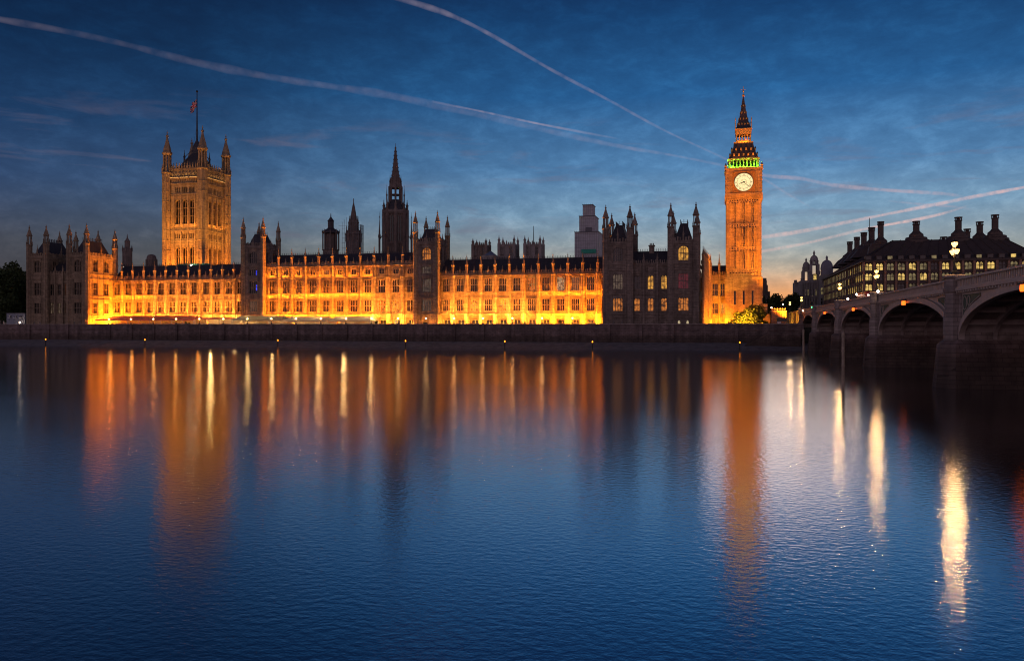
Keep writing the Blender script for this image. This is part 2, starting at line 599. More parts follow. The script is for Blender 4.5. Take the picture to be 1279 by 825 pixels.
# ------------------------------------------------------------------ gothic bits
def pinnacle(b, x, y, z0, z1, r, m=0, n=8):
    h = z1 - z0
    b.lathe(x, y, [(r, z0), (r, z0 + h * 0.42), (r * 1.35, z0 + h * 0.45), (r * 1.35, z0 + h * 0.49), (r * 0.85, z0 + h * 0.52), (r * 0.5, z0 + h * 0.68),
                   (r * 0.2, z0 + h * 0.86), (r * 0.42, z0 + h * 0.89), (r * 0.15, z0 + h * 0.92), (r * 0.06, z1)], n, m)


def turret(b, x, y, z0, zt, r, m=0, k=1.0, open_=True):
    """octagonal stair turret: shaft with bands, open lantern, ogee cap and finial; the upper 7.6*k metres are lantern and cap"""
    zs = zt - 7.6 * k
    prof = [(r, z0)]
    z = z0 + 4.0
    while z < zs - 2:
        prof += [(r, z), (r * 1.12, z + 0.1), (r * 1.12, z + 0.35), (r, z + 0.5)]
        z += 5.2
    prof += [(r, zs - 0.6), (r * 1.28, zs - 0.2), (r * 1.28, zs + 0.1 * k), (r * 0.9, zs + 0.2 * k)]
    b.lathe(x, y, prof, 8, m)
    for j in range(8):                                   # corner shafts catch the light
        a = PI / 8 + j * PI / 4
        cx, cy = x + r * 1.0 * math.cos(a), y + r * 1.0 * math.sin(a)
        b.lathe(cx, cy, [(r * 0.14, z0), (r * 0.14, zs)], 4, m)
        pinnacle(b, x + r * 1.12 * math.cos(a), y + r * 1.12 * math.sin(a), zs, zs + 1.6 * k, r * 0.12, m, 4)
        cx, cy = x + r * 0.78 * math.cos(a), y + r * 0.78 * math.sin(a)
        b.lathe(cx, cy, [(r * 0.17, zs + 0.1 * k), (r * 0.17, zs + 3.3 * k)], 4, m)
    if not open_:
        b.lathe(x, y, [(r * 0.66, zs), (r * 0.66, zs + 3.3 * k)], 8, m)
    z = zs + 3.2 * k
    b.lathe(x, y, [(r * 0.95, z), (r * 1.15, z + 0.2 * k), (r * 1.15, z + 0.45 * k), (r * 0.92, z + 0.6 * k), (r * 0.84, z + 1.1 * k), (r * 0.55, z + 1.9 * k),
                   (r * 0.3, z + 2.7 * k), (r * 0.2, z + 3.2 * k), (r * 0.34, z + 3.35 * k), (r * 0.34, z + 3.5 * k), (r * 0.1, z + 3.7 * k), (r * 0.05, zt)], 8, m)
    b.box(x - r * 0.22, x + r * 0.22, y - 0.03, y + 0.03, zt - 0.5 * k, zt - 0.38 * k, m)


def merlons(b, u0, u1, z, h, step, y0=-0.15, y1=0.3, m=0):
    n = max(2, int(round((u1 - u0) / step)))
    s = (u1 - u0) / n
    for k in range(n):
        a = u0 + k * s
        b.box(a + s * 0.14, a + s * 0.72, y0, y1, z - 0.05, z + h * (1.0 if k % 2 else 0.8), m)


def crest(b, p, q, h, step, m=0):
    p, q = Vector(p), Vector(q)
    n = max(2, int((q - p).length / step))
    for k in range(n + 1):
        c = p.lerp(q, k / n)
        b.lathe(c.x, c.y, [(0.09, c.z - 0.1), (0.07, c.z + h * 0.6), (0.16, c.z + h * 0.75), (0.03, c.z + h)], 4, m)
    b.bar(p + Vector((0, 0, h * 0.35)), q + Vector((0, 0, h * 0.35)), 0.06, m)


YW = 280.0                       # face of the palace's long wings
TF = 6.7                         # terrace floor
SODIUM = (1.0, 0.255, 0.008)
AMBER = (1.0, 0.305, 0.026)
GOLDL = (1.0, 0.60, 0.20)


def palace_wing(x0, x1, nb, attic, label, flood, panes=None, arcade=True):
    root = thing('palace_wing', label, 'palace wing', ((x0 + x1) / 2, YW, TF))
    zc = 28.7 if attic else 24.5                      # cornice
    zp, zr, zpin = (30.4, 33.8, 35.8) if attic else (26.4, 30.8, 31.9)
    bw = (x1 - x0) / nb
    FM = frame(x0, YW)
    b = MB()
    b.M = FM
    holes = []
    ww = 2.45
    for i in range(nb):
        uc = bw * (i + 0.5)
        holes += [(uc - ww / 2, uc + ww / 2, 12.3, 16.3), (uc - ww / 2, uc + ww / 2, 19.1, 23.6)]
        if attic:
            holes += [(uc - 0.95, uc + 0.95, 25.7, 27.4)]
        if arcade:
            holes += [(uc - 1.75, uc + 1.75, TF + 0.05, 10.5)]
    b.wall(0, x1 - x0, TF, zc, [h for h in holes if h[2] > 8], 0.55) if not arcade else b.wall(0, x1 - x0, TF, zc, [h if h[2] > 8 else h for h in holes], 0.55)
    # string courses, proud of the wall
    for z, hgt, pr in ((11.0, 0.35, 0.4), (11.7, 0.18, 0.22), (16.75, 0.25, 0.38), (18.6, 0.22, 0.3), (24.3, 0.4, 0.5)) + (((28.5, 0.4, 0.5),) if attic else ()):
        b.box(0, x1 - x0, -pr, 0.1, z, z + hgt)
    for i in range(nb):
        uc = bw * (i + 0.5)
        for du in (ww / 2 + 0.22, ww / 2 + 0.62):
            for sg in (-1, 1):
                u = uc + sg * du
                b.box(u - 0.09, u + 0.09, -0.2, 0.05, 11.9, 24.3)
        for k in range(5):                             # carved panels between the storeys
            u = uc - 1.35 + k * 0.675
            b.box(u - 0.22, u + 0.22, -0.16, 0.05, 17.15, 18.45)
            b.lathe(u, -0.16, [(0.05, 17.5), (0.2, 17.8), (0.05, 18.1)], 4)
        b.box(uc - ww / 2 - 0.3, uc + ww / 2 + 0.3, -0.28, 0.05, 23.75, 23.95)
        b.box(uc - ww / 2 - 0.3, uc + ww / 2 + 0.3, -0.28, 0.05, 16.42, 16.6)
        b.lathe(uc, -0.15, [(0.25, 11.95), (0.3, 12.0), (0.05, 12.2)], 6)
        for sg in (-1, 1):                             # niches with statues
            u = uc + sg * (ww / 2 + 0.42)
            b.lathe(u, -0.16, [(0.13, 19.8), (0.16, 20.6), (0.1, 21.2), (0.11, 21.5), (0.03, 21.7)], 6)
            b.lathe(u, -0.2, [(0.2, 22.2), (0.16, 22.5), (0.02, 23.3)], 6)
            if attic:
                b.box(uc + sg * 1.35 - 0.12, uc + sg * 1.35 + 0.12, -0.2, 0.05, 24.75, 28.45)
    if arcade:                                         # back of the arcade
        b.face([(0.1, 1.6, TF), (x1 - x0 - 0.1, 1.6, TF), (x1 - x0 - 0.1, 1.6, 11), (0.1, 1.6, 11)])
    b.M = None
    obj('wall', b, STONE, root)
    # parapet
    b = MB()
    b.M = FM
    b.box(0, x1 - x0, -0.3, 0.25, zc + 0.35, zc + 0.9)
    b.M = FM
    for i in range(nb):
        u0 = bw * i
        merlons(b, u0 + 0.7, u0 + bw - 0.7, zc + 0.9, zp - zc - 0.9, 0.62, -0.25, 0.2)
        uc = u0 + bw / 2
        b.lathe(uc, -0.05, [(0.42, zc + 0.5), (0.42, zp), (0.1, zp + 0.9), (0.2, zp + 1.0), (0.04, zp + 1.5)], 4)
    obj('parapet', b, STONE, root)
    # roof with iron cresting
    b = MB()
    yr = 6.8
    b.M = FM
    Lw = x1 - x0
    b.face([(0, 0.6, zc + 0.2), (Lw, 0.6, zc + 0.2), (Lw, yr, zr), (0, yr, zr)])
    b.face([(0, 13.5, zc + 0.2), (0, yr, zr), (Lw, yr, zr), (Lw, 13.5, zc + 0.2)])
    b.face([(0, 0.6, zc + 0.2), (0, yr, zr), (0, 13.5, zc + 0.2)])
    b.face([(Lw, 0.6, zc + 0.2), (Lw, 13.5, zc + 0.2), (Lw, yr, zr)])
    for k in range(int(Lw / 1.25)):
        u = k * 1.25 + 0.6
        b.bar((u, 0.55, zc + 0.24), (u, yr, zr + 0.02), 0.06)
    crest(b, (0.2, yr, zr), (Lw - 0.2, yr, zr), 0.7, 0.9)
    b.box(0.02, Lw - 0.02, 13.3, 13.6, TF, zc + 0.2)
    obj('roof', b, SLATE, root)
    # windows
    for i in range(nb):
        uc = bw * (i + 0.5)
        for j, (zz, hh) in enumerate(((12.3, 4.0), (19.1, 4.5))):
            add_window(root, FM @ Matrix.Translation((uc, 0, zz)), ww, hh, 3, 1, False, (panes or {}).get((i, j)))
        if attic:
            add_window(root, FM @ Matrix.Translation((uc, 0, 25.7)), 1.9, 1.7, 2, 0, False, (panes or {}).get((i, 2)))
    # arches of the ground storey
    if arcade:
        am = MB()
        w, h, d = 3.5, 10.5 - TF - 0.05, 0.55
        for sgn in (-1, 1):
            cur = [(sgn * w / 2 * math.cos(PI / 2 * k / 6), h - 1.7 + 1.7 * math.sin(PI / 2 * k / 6) ** 0.9) for k in range(7)]
            for (xa, za), (xb, zb) in zip(cur, cur[1:]):
                am.face([(xa, 0.15, za), (xb, 0.15, zb), (xb, 0.15, h), (xa, 0.15, h)])
                am.face([(xa, 0.15, za), (xb, 0.15, zb), (xb, d, zb), (xa, d, za)])
                am.bar((xa, 0.08, za), (xb, 0.08, zb), 0.13)
        am.box(-0.95, 0.95, 1.35, 1.55, 0.02, 2.4, 1)
        am.box(-1.1, 1.1, 1.3, 1.55, 2.4, 2.6, 0)
        am.box(-0.05, 0.05, 1.3, 1.38, 0.02, 2.4, 0)
        me = am.mesh('arch', [STONE, GLASS])
        for i in range(nb):
            put('arch', me, root, FM @ Matrix.Translation((bw * (i + 0.5), 0, TF + 0.05)))
        for i in range(nb):
            if nb != 11 or i > 6:
                lamp('arcade_light', 'POINT', (x0 + bw * (i + 0.5), YW + 0.75, TF + 0.9), 420, (1.0, 0.5, 0.07), radius=0.15, parent=root)
    # buttresses with pinnacles
    bb = MB()
    rr = 0.64
    prof = [(rr * 1.2, TF), (rr * 1.2, 10.9), (rr * 1.32, 11.05), (rr * 1.32, 11.35), (rr, 11.6), (rr, 16.7), (rr * 1.2, 16.8), (rr * 1.2, 17.05), (rr, 17.2), (rr, 18.5),
            (rr * 1.15, 18.6), (rr * 1.15, 18.85), (rr, 19.0), (rr, 24.2), (rr * 1.25, 24.35), (rr * 1.25, 24.7), (rr * 0.9, 24.9)]
    if attic:
        prof += [(rr * 0.9, 28.4), (rr * 1.15, 28.55), (rr * 1.15, 28.9), (rr * 0.85, 29.1)]
    bb.lathe(0, -0.45, prof, 8)
    for k in range(8):
        a = PI / 8 + k * PI / 4
        bb.lathe(rr * math.cos(a), -0.45 + rr * math.sin(a), [(0.075, 11.6), (0.075, zc - 0.3)], 4)
    pinnacle(bb, 0, -0.45, zc + 0.5, zpin, rr * 0.72)
    me = bb.mesh('buttress', [STONE])
    for i in range(1, nb):
        put('buttress', me, root, FM @ Matrix.Translation((bw * i, 0, 0)))
    # floodlights on the terrace and on the ledges, washing up the front
    for i in range(nb):
        col, e1, e2, e3, eb = flood(i)
        xc = x0 + bw * (i + 0.5)
        if e1:
            lamp('floodlight', 'AREA', (xc, YW - 2.6, TF + 0.3), e1, col, (xc, YW, 14.5), bw * 0.8, 0.25, parent=root)
        if eb and i > 0:                              # a narrow one at the foot of each buttress
            lamp('floodlight', 'AREA', (x0 + bw * i, YW - 3.0, TF + 0.3), eb, col, (x0 + bw * i, YW - 1.0, 19.0), 0.6, 0.25, spread=75, parent=root)
        if e2:
            lamp('floodlight', 'AREA', (xc, YW - 1.5, 17.3), e2, col, (xc, YW, 21.8), bw * 0.7, 0.12, parent=root)
        if e3:
            lamp('floodlight', 'AREA', (xc, YW - 1.3, 24.95), e3, col, (xc, YW, 28.0), bw * 0.7, 0.12, parent=root)
    return root


def side_wall(b, M, Lw, z0, z1, cols, rows, w, strings, d=0.5):
    b.M = M
    holes = [(c - w / 2, c + w / 2, z, z + h) for c in cols for (z, h) in rows]
    b.wall(0, Lw, z0, z1, holes, d)
    for z in strings:
        b.box(0.02, Lw - 0.02, -0.3, 0.1, z, z + 0.32)
    for c in cols:
        for sg in (-1, 1):
            b.box(c + sg * (w / 2 + 0.3) - 0.1, c + sg * (w / 2 + 0.3) + 0.1, -0.18, 0.05, z0 + 2, z1 - 0.4)
    b.M = None


def front_tower(xc, label, panes):
    """one of the two towers that break the long front"""
    hw, y0, y1 = 4.1, 278.0, 289.0
    root = thing('palace_tower', label, 'palace tower', (xc, y0, TF))
    b = MB()
    rows = [(12.3, 4.0), (19.1, 4.5), (25.6, 2.4), (30.3, 4.2)]
    strings = (11.0, 16.8, 18.6, 24.4, 28.8, 35.6)
    side_wall(b, frame(xc - hw, y0), 2 * hw, TF, 36.0, [hw], rows, 3.2, strings)
    side_wall(b, frame(xc + hw, y0, 90), y1 - y0, TF, 36.0, [3.4, 7.6], [(30.3, 4.2)], 1.5, (28.8, 35.6))
    side_wall(b, frame(xc - hw, y1, -90), y1 - y0, TF, 36.0, [3.4, 7.6], [(30.3, 4.2)], 1.5, (28.8, 35.6))
    b.M = frame(xc + hw, y1, 180)
    b.wall(0, 2 * hw, TF, 36.0, [])
    b.M = frame(xc - hw, y0)
    for k in range(6):
        u = 0.9 + k * (2 * hw - 1.8) / 5
        if abs(u - hw) > 1.9:
            b.box(u - 0.12, u + 0.12, -0.16, 0.05, 11.5, 35.4)
    for k in range(7):
        u = 1.3 + k * (2 * hw - 2.6) / 6
        b.box(u - 0.25, u + 0.25, -0.15, 0.05, 17.2, 18.4)
        b.box(u - 0.25, u + 0.25, -0.15, 0.05, 29.2, 30.0)
    b.M = None
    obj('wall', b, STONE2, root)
    b = MB()
    for M, Lw in ((frame(xc - hw, y0), 2 * hw), (frame(xc + hw, y0, 90), y1 - y0), (frame(xc - hw, y1, -90), y1 - y0)):
        b.M = M
        b.box(0.1, Lw - 0.1, -0.25, 0.2, 36.0, 36.8)
        merlons(b, 0.7, Lw - 0.7, 36.8, 1.2, 0.8, -0.2, 0.15)
        pinnacle(b, Lw / 2, 0, 36.5, 40.0, 0.28)
    b.M = None
    obj('parapet', b, STONE2, root)
    b = MB()
    b.lathe(xc, (y0 + y1) / 2, [(5.0, 36.2), (2.4, 41.5)], 4, 0)
    for sx in (-1, 1):
        crest(b, (xc - 1.6, (y0 + y1) / 2 + sx * 1.6, 41.4), (xc + 1.6, (y0 + y1) / 2 + sx * 1.6, 41.4), 1.0, 0.7)
    obj('roof', b, SLATE, root)
    for sx in (-1, 1):
        for yy, top in ((y0, 47.6), (y1, 47.2)):
            b = MB()
            turret(b, xc + sx * hw, yy, TF, top, 0.82)
            obj('turret', b, STONE, root)
    F0 = frame(xc - hw, y0)
    for j, (z, h) in enumerate(rows):
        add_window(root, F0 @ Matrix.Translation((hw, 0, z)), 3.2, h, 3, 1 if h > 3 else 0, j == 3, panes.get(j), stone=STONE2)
    for c in (3.4, 7.6):
        add_window(root, frame(xc + hw, y0, 90) @ Matrix.Translation((c, 0, 30.3)), 1.5, 4.2, 1, 1, True, panes.get(9), stone=STONE2)
    lamp('floodlight', 'AREA', (xc, y0 - 3.2, TF + 0.3), 650, AMBER, (xc, y0, 12.5), 6, 0.25, parent=root)
    return root


def pavilion(x0, x1, label, panes, stone, side_flood=None):
    """end pavilion: two square towers with turrets and a lower block between"""
    y0, y1 = 265.5, 281.0
    tw = 7.7
    root = thing('palace_pavilion', label, 'palace pavilion', ((x0 + x1) / 2, y0, TF))
    b = MB()
    rowsT = [(7.6, 1.2), (11.8, 4.0), (18.7, 4.7), (27.5, 4.4)]
    strings = (9.7, 10.6, 16.9, 18.0, 24.6, 26.4, 32.6)
    towers = (x0, x1 - tw)
    for tx in towers:
        side_wall(b, frame(tx, y0), tw, TF - 4, 33.0, [tw / 2], rowsT[1:], 3.0, strings)
        b.M = frame(tx, y0)
        for k in range(8):
            u = 1.4 + k * (tw - 2.8) / 7
            b.box(u - 0.3, u + 0.3, -0.15, 0.05, 25.1, 26.3)
            b.box(u - 0.3, u + 0.3, -0.15, 0.05, 17.3, 17.95)
            if abs(u - tw / 2) > 2.0:
                b.box(u - 0.1, u + 0.1, -0.14, 0.05, 10.9, 32.5)
        b.M = frame(tx + tw, y1, 180)
        b.wall(0, tw, 20, 33.0, [])
    # inner faces of the towers above the middle block, outer faces full height
    for M, z in ((frame(towers[0] + tw, y0, 90), 24.0), (frame(towers[1], y1, -90), 24.0)):
        side_wall(b, M, y1 - y0, z, 33.0, [4.5, 10.5], [(27.5, 4.4)], 1.8, (26.4, 32.6))
    side_wall(b, frame(x1, y0, 90), y1 - y0, TF, 33.0, [4.6, 10.6], rowsT[1:], 2.4, strings)
    side_wall(b, frame(x0, y1, -90), y1 - y0, TF, 33.0, [4.6, 10.6], rowsT[1:], 2.4, strings)
    # the middle
    ym = y0 + 1.1
    mw = x1 - x0 - 2 * tw
    cols = [mw * (k + 0.5) / 3 for k in range(3)]
    side_wall(b, frame(x0 + tw, ym), mw, TF - 4, 26.4, cols, [(11.8, 4.0), (18.7, 4.2)], 1.7, (9.7, 10.6, 16.9, 18.0, 23.6, 25.9))
    b.M = frame(x0 + tw, ym)
    for k in range(1, 3):
        b.box(mw * k / 3 - 0.3, mw * k / 3 + 0.3, -0.5, 0.05, TF - 3, 27.2)
        pinnacle(b, mw * k / 3, -0.2, 27, 30.2, 0.3)
    for c in cols:
        b.box(c - 0.9, c + 0.9, -0.12, 0.05, 24.2, 25.6)
    b.M = None
    # stepped plinth
    b.box(x0 - 0.9, x1 + 0.9, y0 - 0.9, y0 + 0.4, 0.4, TF + 0.3)
    b.box(x0 - 0.5, x1 + 0.5, y0 - 0.5, y0 + 0.4, TF + 0.28, TF + 0.75)
    obj('wall', b, stone, root)
    b = MB()
    for tx in towers:
        for M, Lw in ((frame(tx, y0), tw), (frame(tx + tw, y0, 90), y1 - y0), (frame(tx, y1, -90), y1 - y0)):
            b.M = M
            b.box(0.1, Lw - 0.1, -0.25, 0.2, 33.0, 33.7)
            merlons(b, 0.9, Lw - 0.9, 33.7, 1.2, 0.8, -0.2, 0.15)
            pinnacle(b, Lw / 2, 0, 33.6, 38.2, 0.3)
    b.M = frame(x0 + tw, ym)
    b.box(0, mw, -0.2, 0.2, 26.4, 26.9)
    merlons(b, 0.2, mw - 0.2, 26.9, 1.0, 0.7, -0.15, 0.15)
    b.M = None
    obj('parapet', b, stone, root)
    b = MB()
    for tx in towers:
        cx, cy = tx + tw / 2, (y0 + y1) / 2
        b.face([(tx + .8, y0 + .8, 33.2), (tx + tw - .8, y0 + .8, 33.2), (tx + tw - 2.8, y0 + 4, 39.4), (tx + 2.8, y0 + 4, 39.4)])
        b.face([(tx + tw - .8, y0 + .8, 33.2), (tx + tw - .8, y1 - .8, 33.2), (tx + tw - 2.8, y1 - 4, 39.4), (tx + tw - 2.8, y0 + 4, 39.4)])
        b.face([(tx + .8, y1 - .8, 33.2), (tx + .8, y0 + .8, 33.2), (tx + 2.8, y0 + 4, 39.4), (tx + 2.8, y1 - 4, 39.4)])
        b.face([(tx + tw - .8, y1 - .8, 33.2), (tx + .8, y1 - .8, 33.2), (tx + 2.8, y1 - 4, 39.4), (tx + tw - 2.8, y1 - 4, 39.4)])
        b.face([(tx + 2.8, y0 + 4, 39.4), (tx + tw - 2.8, y0 + 4, 39.4), (tx + tw - 2.8, y1 - 4, 39.4), (tx + 2.8, y1 - 4, 39.4)])
        crest(b, (tx + 2.8, y0 + 4, 39.4), (tx + tw - 2.8, y0 + 4, 39.4), 1.3, 0.8)
        crest(b, (tx + 2.8, y0 + 4, 39.4), (tx + 2.8, y1 - 4, 39.4), 1.3, 0.8)
        crest(b, (tx + tw - 2.8, y0 + 4, 39.4), (tx + tw - 2.8, y1 - 4, 39.4), 1.3, 0.8)
    xa, xb = x0 + tw - 0.1, x1 - tw + 0.1
    b.face([(xa, ym + .5, 26.6), (xb, ym + .5, 26.6), (xb, ym + 5, 31.0), (xa, ym + 5, 31.0)])
    b.face([(xa, ym + 10, 26.6), (xa, ym + 5, 31.0), (xb, ym + 5, 31.0), (xb, ym + 10, 26.6)])
    b.face([(xa, ym + 10, 26.6), (xb, ym + 10, 26.6), (xb, ym + 10, 10), (xa, ym + 10, 10)])
    crest(b, (xa, ym + 5, 31.0), (xb, ym + 5, 31.0), 0.8, 0.7)
    obj('roof', b, SLATE, root)
    b = MB()
    cxm = (x0 + x1) / 2
    b.box(cxm - 0.8, cxm + 0.8, ym + 4.2, ym + 5.8, 29, 32.6)
    b.box(cxm - 1.0, cxm + 1.0, ym + 4.0, ym + 6.0, 32.55, 32.9)
    for k in (-1, 0, 1):
        b.lathe(cxm + 0.5 * k, ym + 5, [(0.2, 32.8), (0.16, 33.6)], 6)
    obj('chimney', b, stone, root)
    for tx in towers:
        for sx in (0, tw):
            for yy, top in ((y0 + 0.2, 45.6), (y1 - 0.2, 45.0)):
                b = MB()
                turret(b, tx + sx, yy, TF - 3 if yy < 270 else 22, top, 0.98)
                obj('turret', b, stone, root)
    # windows
    for ti, tx in enumerate(towers):
        F0 = frame(tx, y0)
        for j, (z, h) in enumerate(rowsT[1:]):
            add_window(root, F0 @ Matrix.Translation((tw / 2, 0, z)), 3.0, h, 3, 1, j == 2, panes.get((ti, j + 1)), stone=stone)
        for s in (-1, 1):
            add_window(root, F0 @ Matrix.Translation((tw / 2 + s * 1.3, -0.55, 7.6)), 0.7, 1.2, 0, 0, False, panes.get((ti, 0, s), panes.get((ti, 0))), stone=stone)
    FMm = frame(x0 + tw, ym)
    for i, c in enumerate(cols):
        for j, (z, h) in enumerate(((11.8, 4.0), (18.7, 4.2))):
            add_window(root, FMm @ Matrix.Translation((c, 0, z)), 1.7, h, 1, 1, False, panes.get(('m', i, j)), stone=stone)
    for M in (frame(x1, y0, 90), frame(x0, y1, -90)):
        for c in (4.6, 10.6):
            for j, (z, h) in enumerate(rowsT[1:]):
                add_window(root, M @ Matrix.Translation((c, 0, z)), 2.4, h, 2, 1, j == 2, None, stone=stone)
    for M in (frame(towers[0] + tw, y0, 90), frame(towers[1], y1, -90)):
        for c in (4.5, 10.5):
            add_window(root, M @ Matrix.Translation((c, 0, 27.5)), 1.8, 4.4, 1, 1, True, None, stone=stone)
    if side_flood:
        for yy in (269.0, 276.5):
            lamp('floodlight', 'AREA', (x1 + 3.2, yy, TF + 0.4), side_flood, SODIUM, (x1, yy, 17), 5, 0.3, parent=root)
            lamp('floodlight', 'AREA', (x1 + 7, yy + 1, TF + 1), side_flood * 1.2, SODIUM, (x1, yy, 26), 3, 0.3, parent=root)
    return root


# ------------------------------------------------------------------ ground and water
b = MB()
b.face([(-9000, -400, 0), (9000, -400, 0), (9000, 263, 0), (-9000, 263, 0)])
WATER = bpy.data.materials.new('river_water')
WATER.use_nodes = True
t = WATER.node_tree
pb = t.nodes['Principled BSDF']
pb.inputs['Base Color'].default_value = (0.0015, 0.005, 0.012, 1)
pb.inputs['IOR'].default_value = 1.75
pb.inputs['Specular IOR Level'].default_value = 0.5
g = t.nodes.new('ShaderNodeNewGeometry')
m1 = t.nodes.new('ShaderNodeMapping')
m1.inputs['Scale'].default_value = (0.8, 1.0, 1.0)
t.links.new(g.outputs['Position'], m1.inputs[0])
w1 = t.nodes.new('ShaderNodeTexNoise')
w1.inputs['Scale'].default_value = 3.8
w1.inputs['Detail'].default_value = 4
w1.inputs['Roughness'].default_value = 0.55
t.links.new(m1.outputs[0], w1.inputs[0])
bp = t.nodes.new('ShaderNodeBump')
bp.inputs['Strength'].default_value = 0.13
bp.inputs['Distance'].default_value = 0.09
t.links.new(w1.outputs[0], bp.inputs['Height'])
t.links.new(bp.outputs[0], pb.inputs['Normal'])
w2 = t.nodes.new('ShaderNodeTexNoise')                # slicks and ruffled patches
w2.inputs['Scale'].default_value = 0.03
w2.inputs['Detail'].default_value = 5
t.links.new(m1.outputs[0], w2.inputs[0])
t.links.new(ramp(w2.outputs[0], [(0.25, (0.12,) * 3), (0.75, (0.20,) * 3)], t), bp.inputs['Strength'])
rgh = ramp(w2.outputs[0], [(0.3, (0.055,) * 3), (0.7, (0.10,) * 3)], t)
t.links.new(rgh, pb.inputs['Roughness'])
gl = t.nodes.new('ShaderNodeBsdfGlossy')              # extra mirror layer, added so the water reflects more strongly
gl.inputs['Color'].default_value = (0.92, 0.96, 1.0, 1)
t.links.new(rgh, gl.inputs['Roughness'])
t.links.new(bp.outputs[0], gl.inputs['Normal'])
wm_ = t.nodes.new('ShaderNodeMixShader')
wm_.inputs[0].default_value = 0.52
t.links.new(pb.outputs[0], wm_.inputs[1])
t.links.new(gl.outputs[0], wm_.inputs[2])
t.links.new(wm_.outputs[0], t.nodes['Material Output'].inputs[0])
tag(obj('river_water', b, WATER), kind='structure')

b = MB()
b.face([(-12000, 263.5, TF - 0.06), (12000, 263.5, TF - 0.06), (12000, 12000, TF - 0.06), (-12000, 12000, TF - 0.06)])
b.face([(-12000, 263.5, -1), (12000, 263.5, -1), (12000, 263.5, TF - 0.06), (-12000, 263.5, TF - 0.06)])
tag(obj('ground', b, EARTH), kind='structure')

b = MB()
n = 160
xs = [-700 + k * 740 / n for k in range(n + 1)]
edge = [250.5 + 1.6 * math.sin(x * 0.05) + random.uniform(-.5, .5) for x in xs]
for k in range(n):
    b.face([(xs[k], edge[k], -0.05), (xs[k + 1], edge[k + 1], -0.05), (xs[k + 1], 262.2, 1.9), (xs[k], 262.2, 1.9)])
tag(obj('foreshore', b, MUD), kind='structure')

b = MB()
b.face([(-234, 262.6, TF), (24, 262.6, TF), (24, 281, TF), (-234, 281, TF)])
tag(obj('terrace_paving', b, PAVE), kind='structure')

LAMPX = [136, 163.5, 191.5, 220, 249, 279, 309, 339, 369.6, 400.6, 432, 464, 497.3, 532, 567, 603, 640, 677, 715]
root = thing('river_wall', 'dark stone embankment wall between the water and the palace terrace', 'wall', (-120, 262, 0))
b = MB()
b.face([(-700, 262, -1), (24, 262, -1), (24, 262.3, 6.2), (-700, 262.3, 6.2)])
b.box(-700, 24, 262.05, 263.2, 5.7, 6.05)
b.face([(-700, 262.3, 5.9), (24, 262.3, 5.9), (24, 262.35, 7.5), (-700, 262.35, 7.5)])
b.face([(24, 262, -1), (24, 275, -1), (24, 275, 7.5), (24, 262.35, 7.5)])
for k in LAMPX + [84, 60, 36, 760, 800, 840, 880, 920]:
    x = PX(k, 262)
    b.box(x - 0.5, x + 0.5, 261.85, 262.6, 0.5, 7.6)
obj('wall', b, WALLST, root)
b = MB()
b.box(-700, 24, 262.1, 263.0, 7.45, 7.75)
obj('coping', b, GRANITE, root)

# ------------------------------------------------------------------ the palace's river front
XC = -134.3


def flood_left(i):
    if i < 4:
        return (SODIUM, 6400, 800, 0, 400)
    return (AMBER, 2000, 160, 0, 2500)


def flood_mid(i):
    if i < 8:
        return (SODIUM, 6200, 1100, 520, 300)
    return (AMBER, 2200, 190, 60, 2500)


def flood_right(i):
    if i < 7:
        return (AMBER, 2200, 170, 0, 2600)
    return (SODIUM, 6400, 800, 0, 400)


palace_wing(-231.3, -172.4, 12, False, 'two-storey golden floodlit palace wing below the great square flag tower', flood_left, {}, arcade=False)
palace_wing(-164.2, -104.4, 11, True, 'three-storey floodlit palace wing with an attic, between the two dark towers', flood_mid,
            {(4, 2): E_DIM, (8, 0): E_ORANGE, (9, 0): E_WARM}, arcade=True)
palace_wing(-96.2, -34.9, 12, False, 'two-storey floodlit palace wing with arcade, beside the dark pavilion near the clock tower', flood_right,
            {(2, 0): E_WARM, (4, 0): E_WARM, (6, 1): E_ORANGE, (8, 1): E_WHITE, (9, 1): E_DIM}, arcade=True)
tw_ = front_tower(XC - 34, 'dark turreted palace tower with a thin blue lit window, farther from the clock tower', {0: E_DIM, 1: None})
for z0_, z1_ in ((20.2, 21.3), (21.6, 22.4), (25.8, 27.6)):
    b = MB()
    b.box(XC - 34 + 1.0, XC - 34 + 1.45, 278.35, 278.44, z0_, z1_)
    obj('blue_light', b, E_BLUE, tw_)
front_tower(XC + 34, 'dark turreted palace tower with pale lit windows, nearer the clock tower', {0: E_DIM, 1: E_DIM, 2: E_DIM, 3: E_ORANGE})
pavilion(-256.4, -230.6, 'dark palace end pavilion whose side glows orange, beside the riverside trees',
         {('m', 0, 0): E_DIM, ('m', 1, 0): E_DIM, ('m', 2, 0): E_DIM, ('m', 2, 1): E_ORANGE}, STONE, 4200)
pavilion(-35.5, -7.4, 'dark palace end pavilion with orange lit windows, next to the clock tower',
         {(0, 1): E_ORANGE, (0, 2): E_DIM, (0, 3): None, ('m', 0, 0): E_ORANGE, ('m', 1, 0): E_ORANGE, ('m', 2, 0): E_ORANGE, ('m', 1, 1): E_WARM, ('m', 2, 1): E_WARM,
          (1, 1): E_ORANGE, (1, 2): E_RED, (1, 3): E_WARM, (1, 0): E_WHITE}, STONE2)

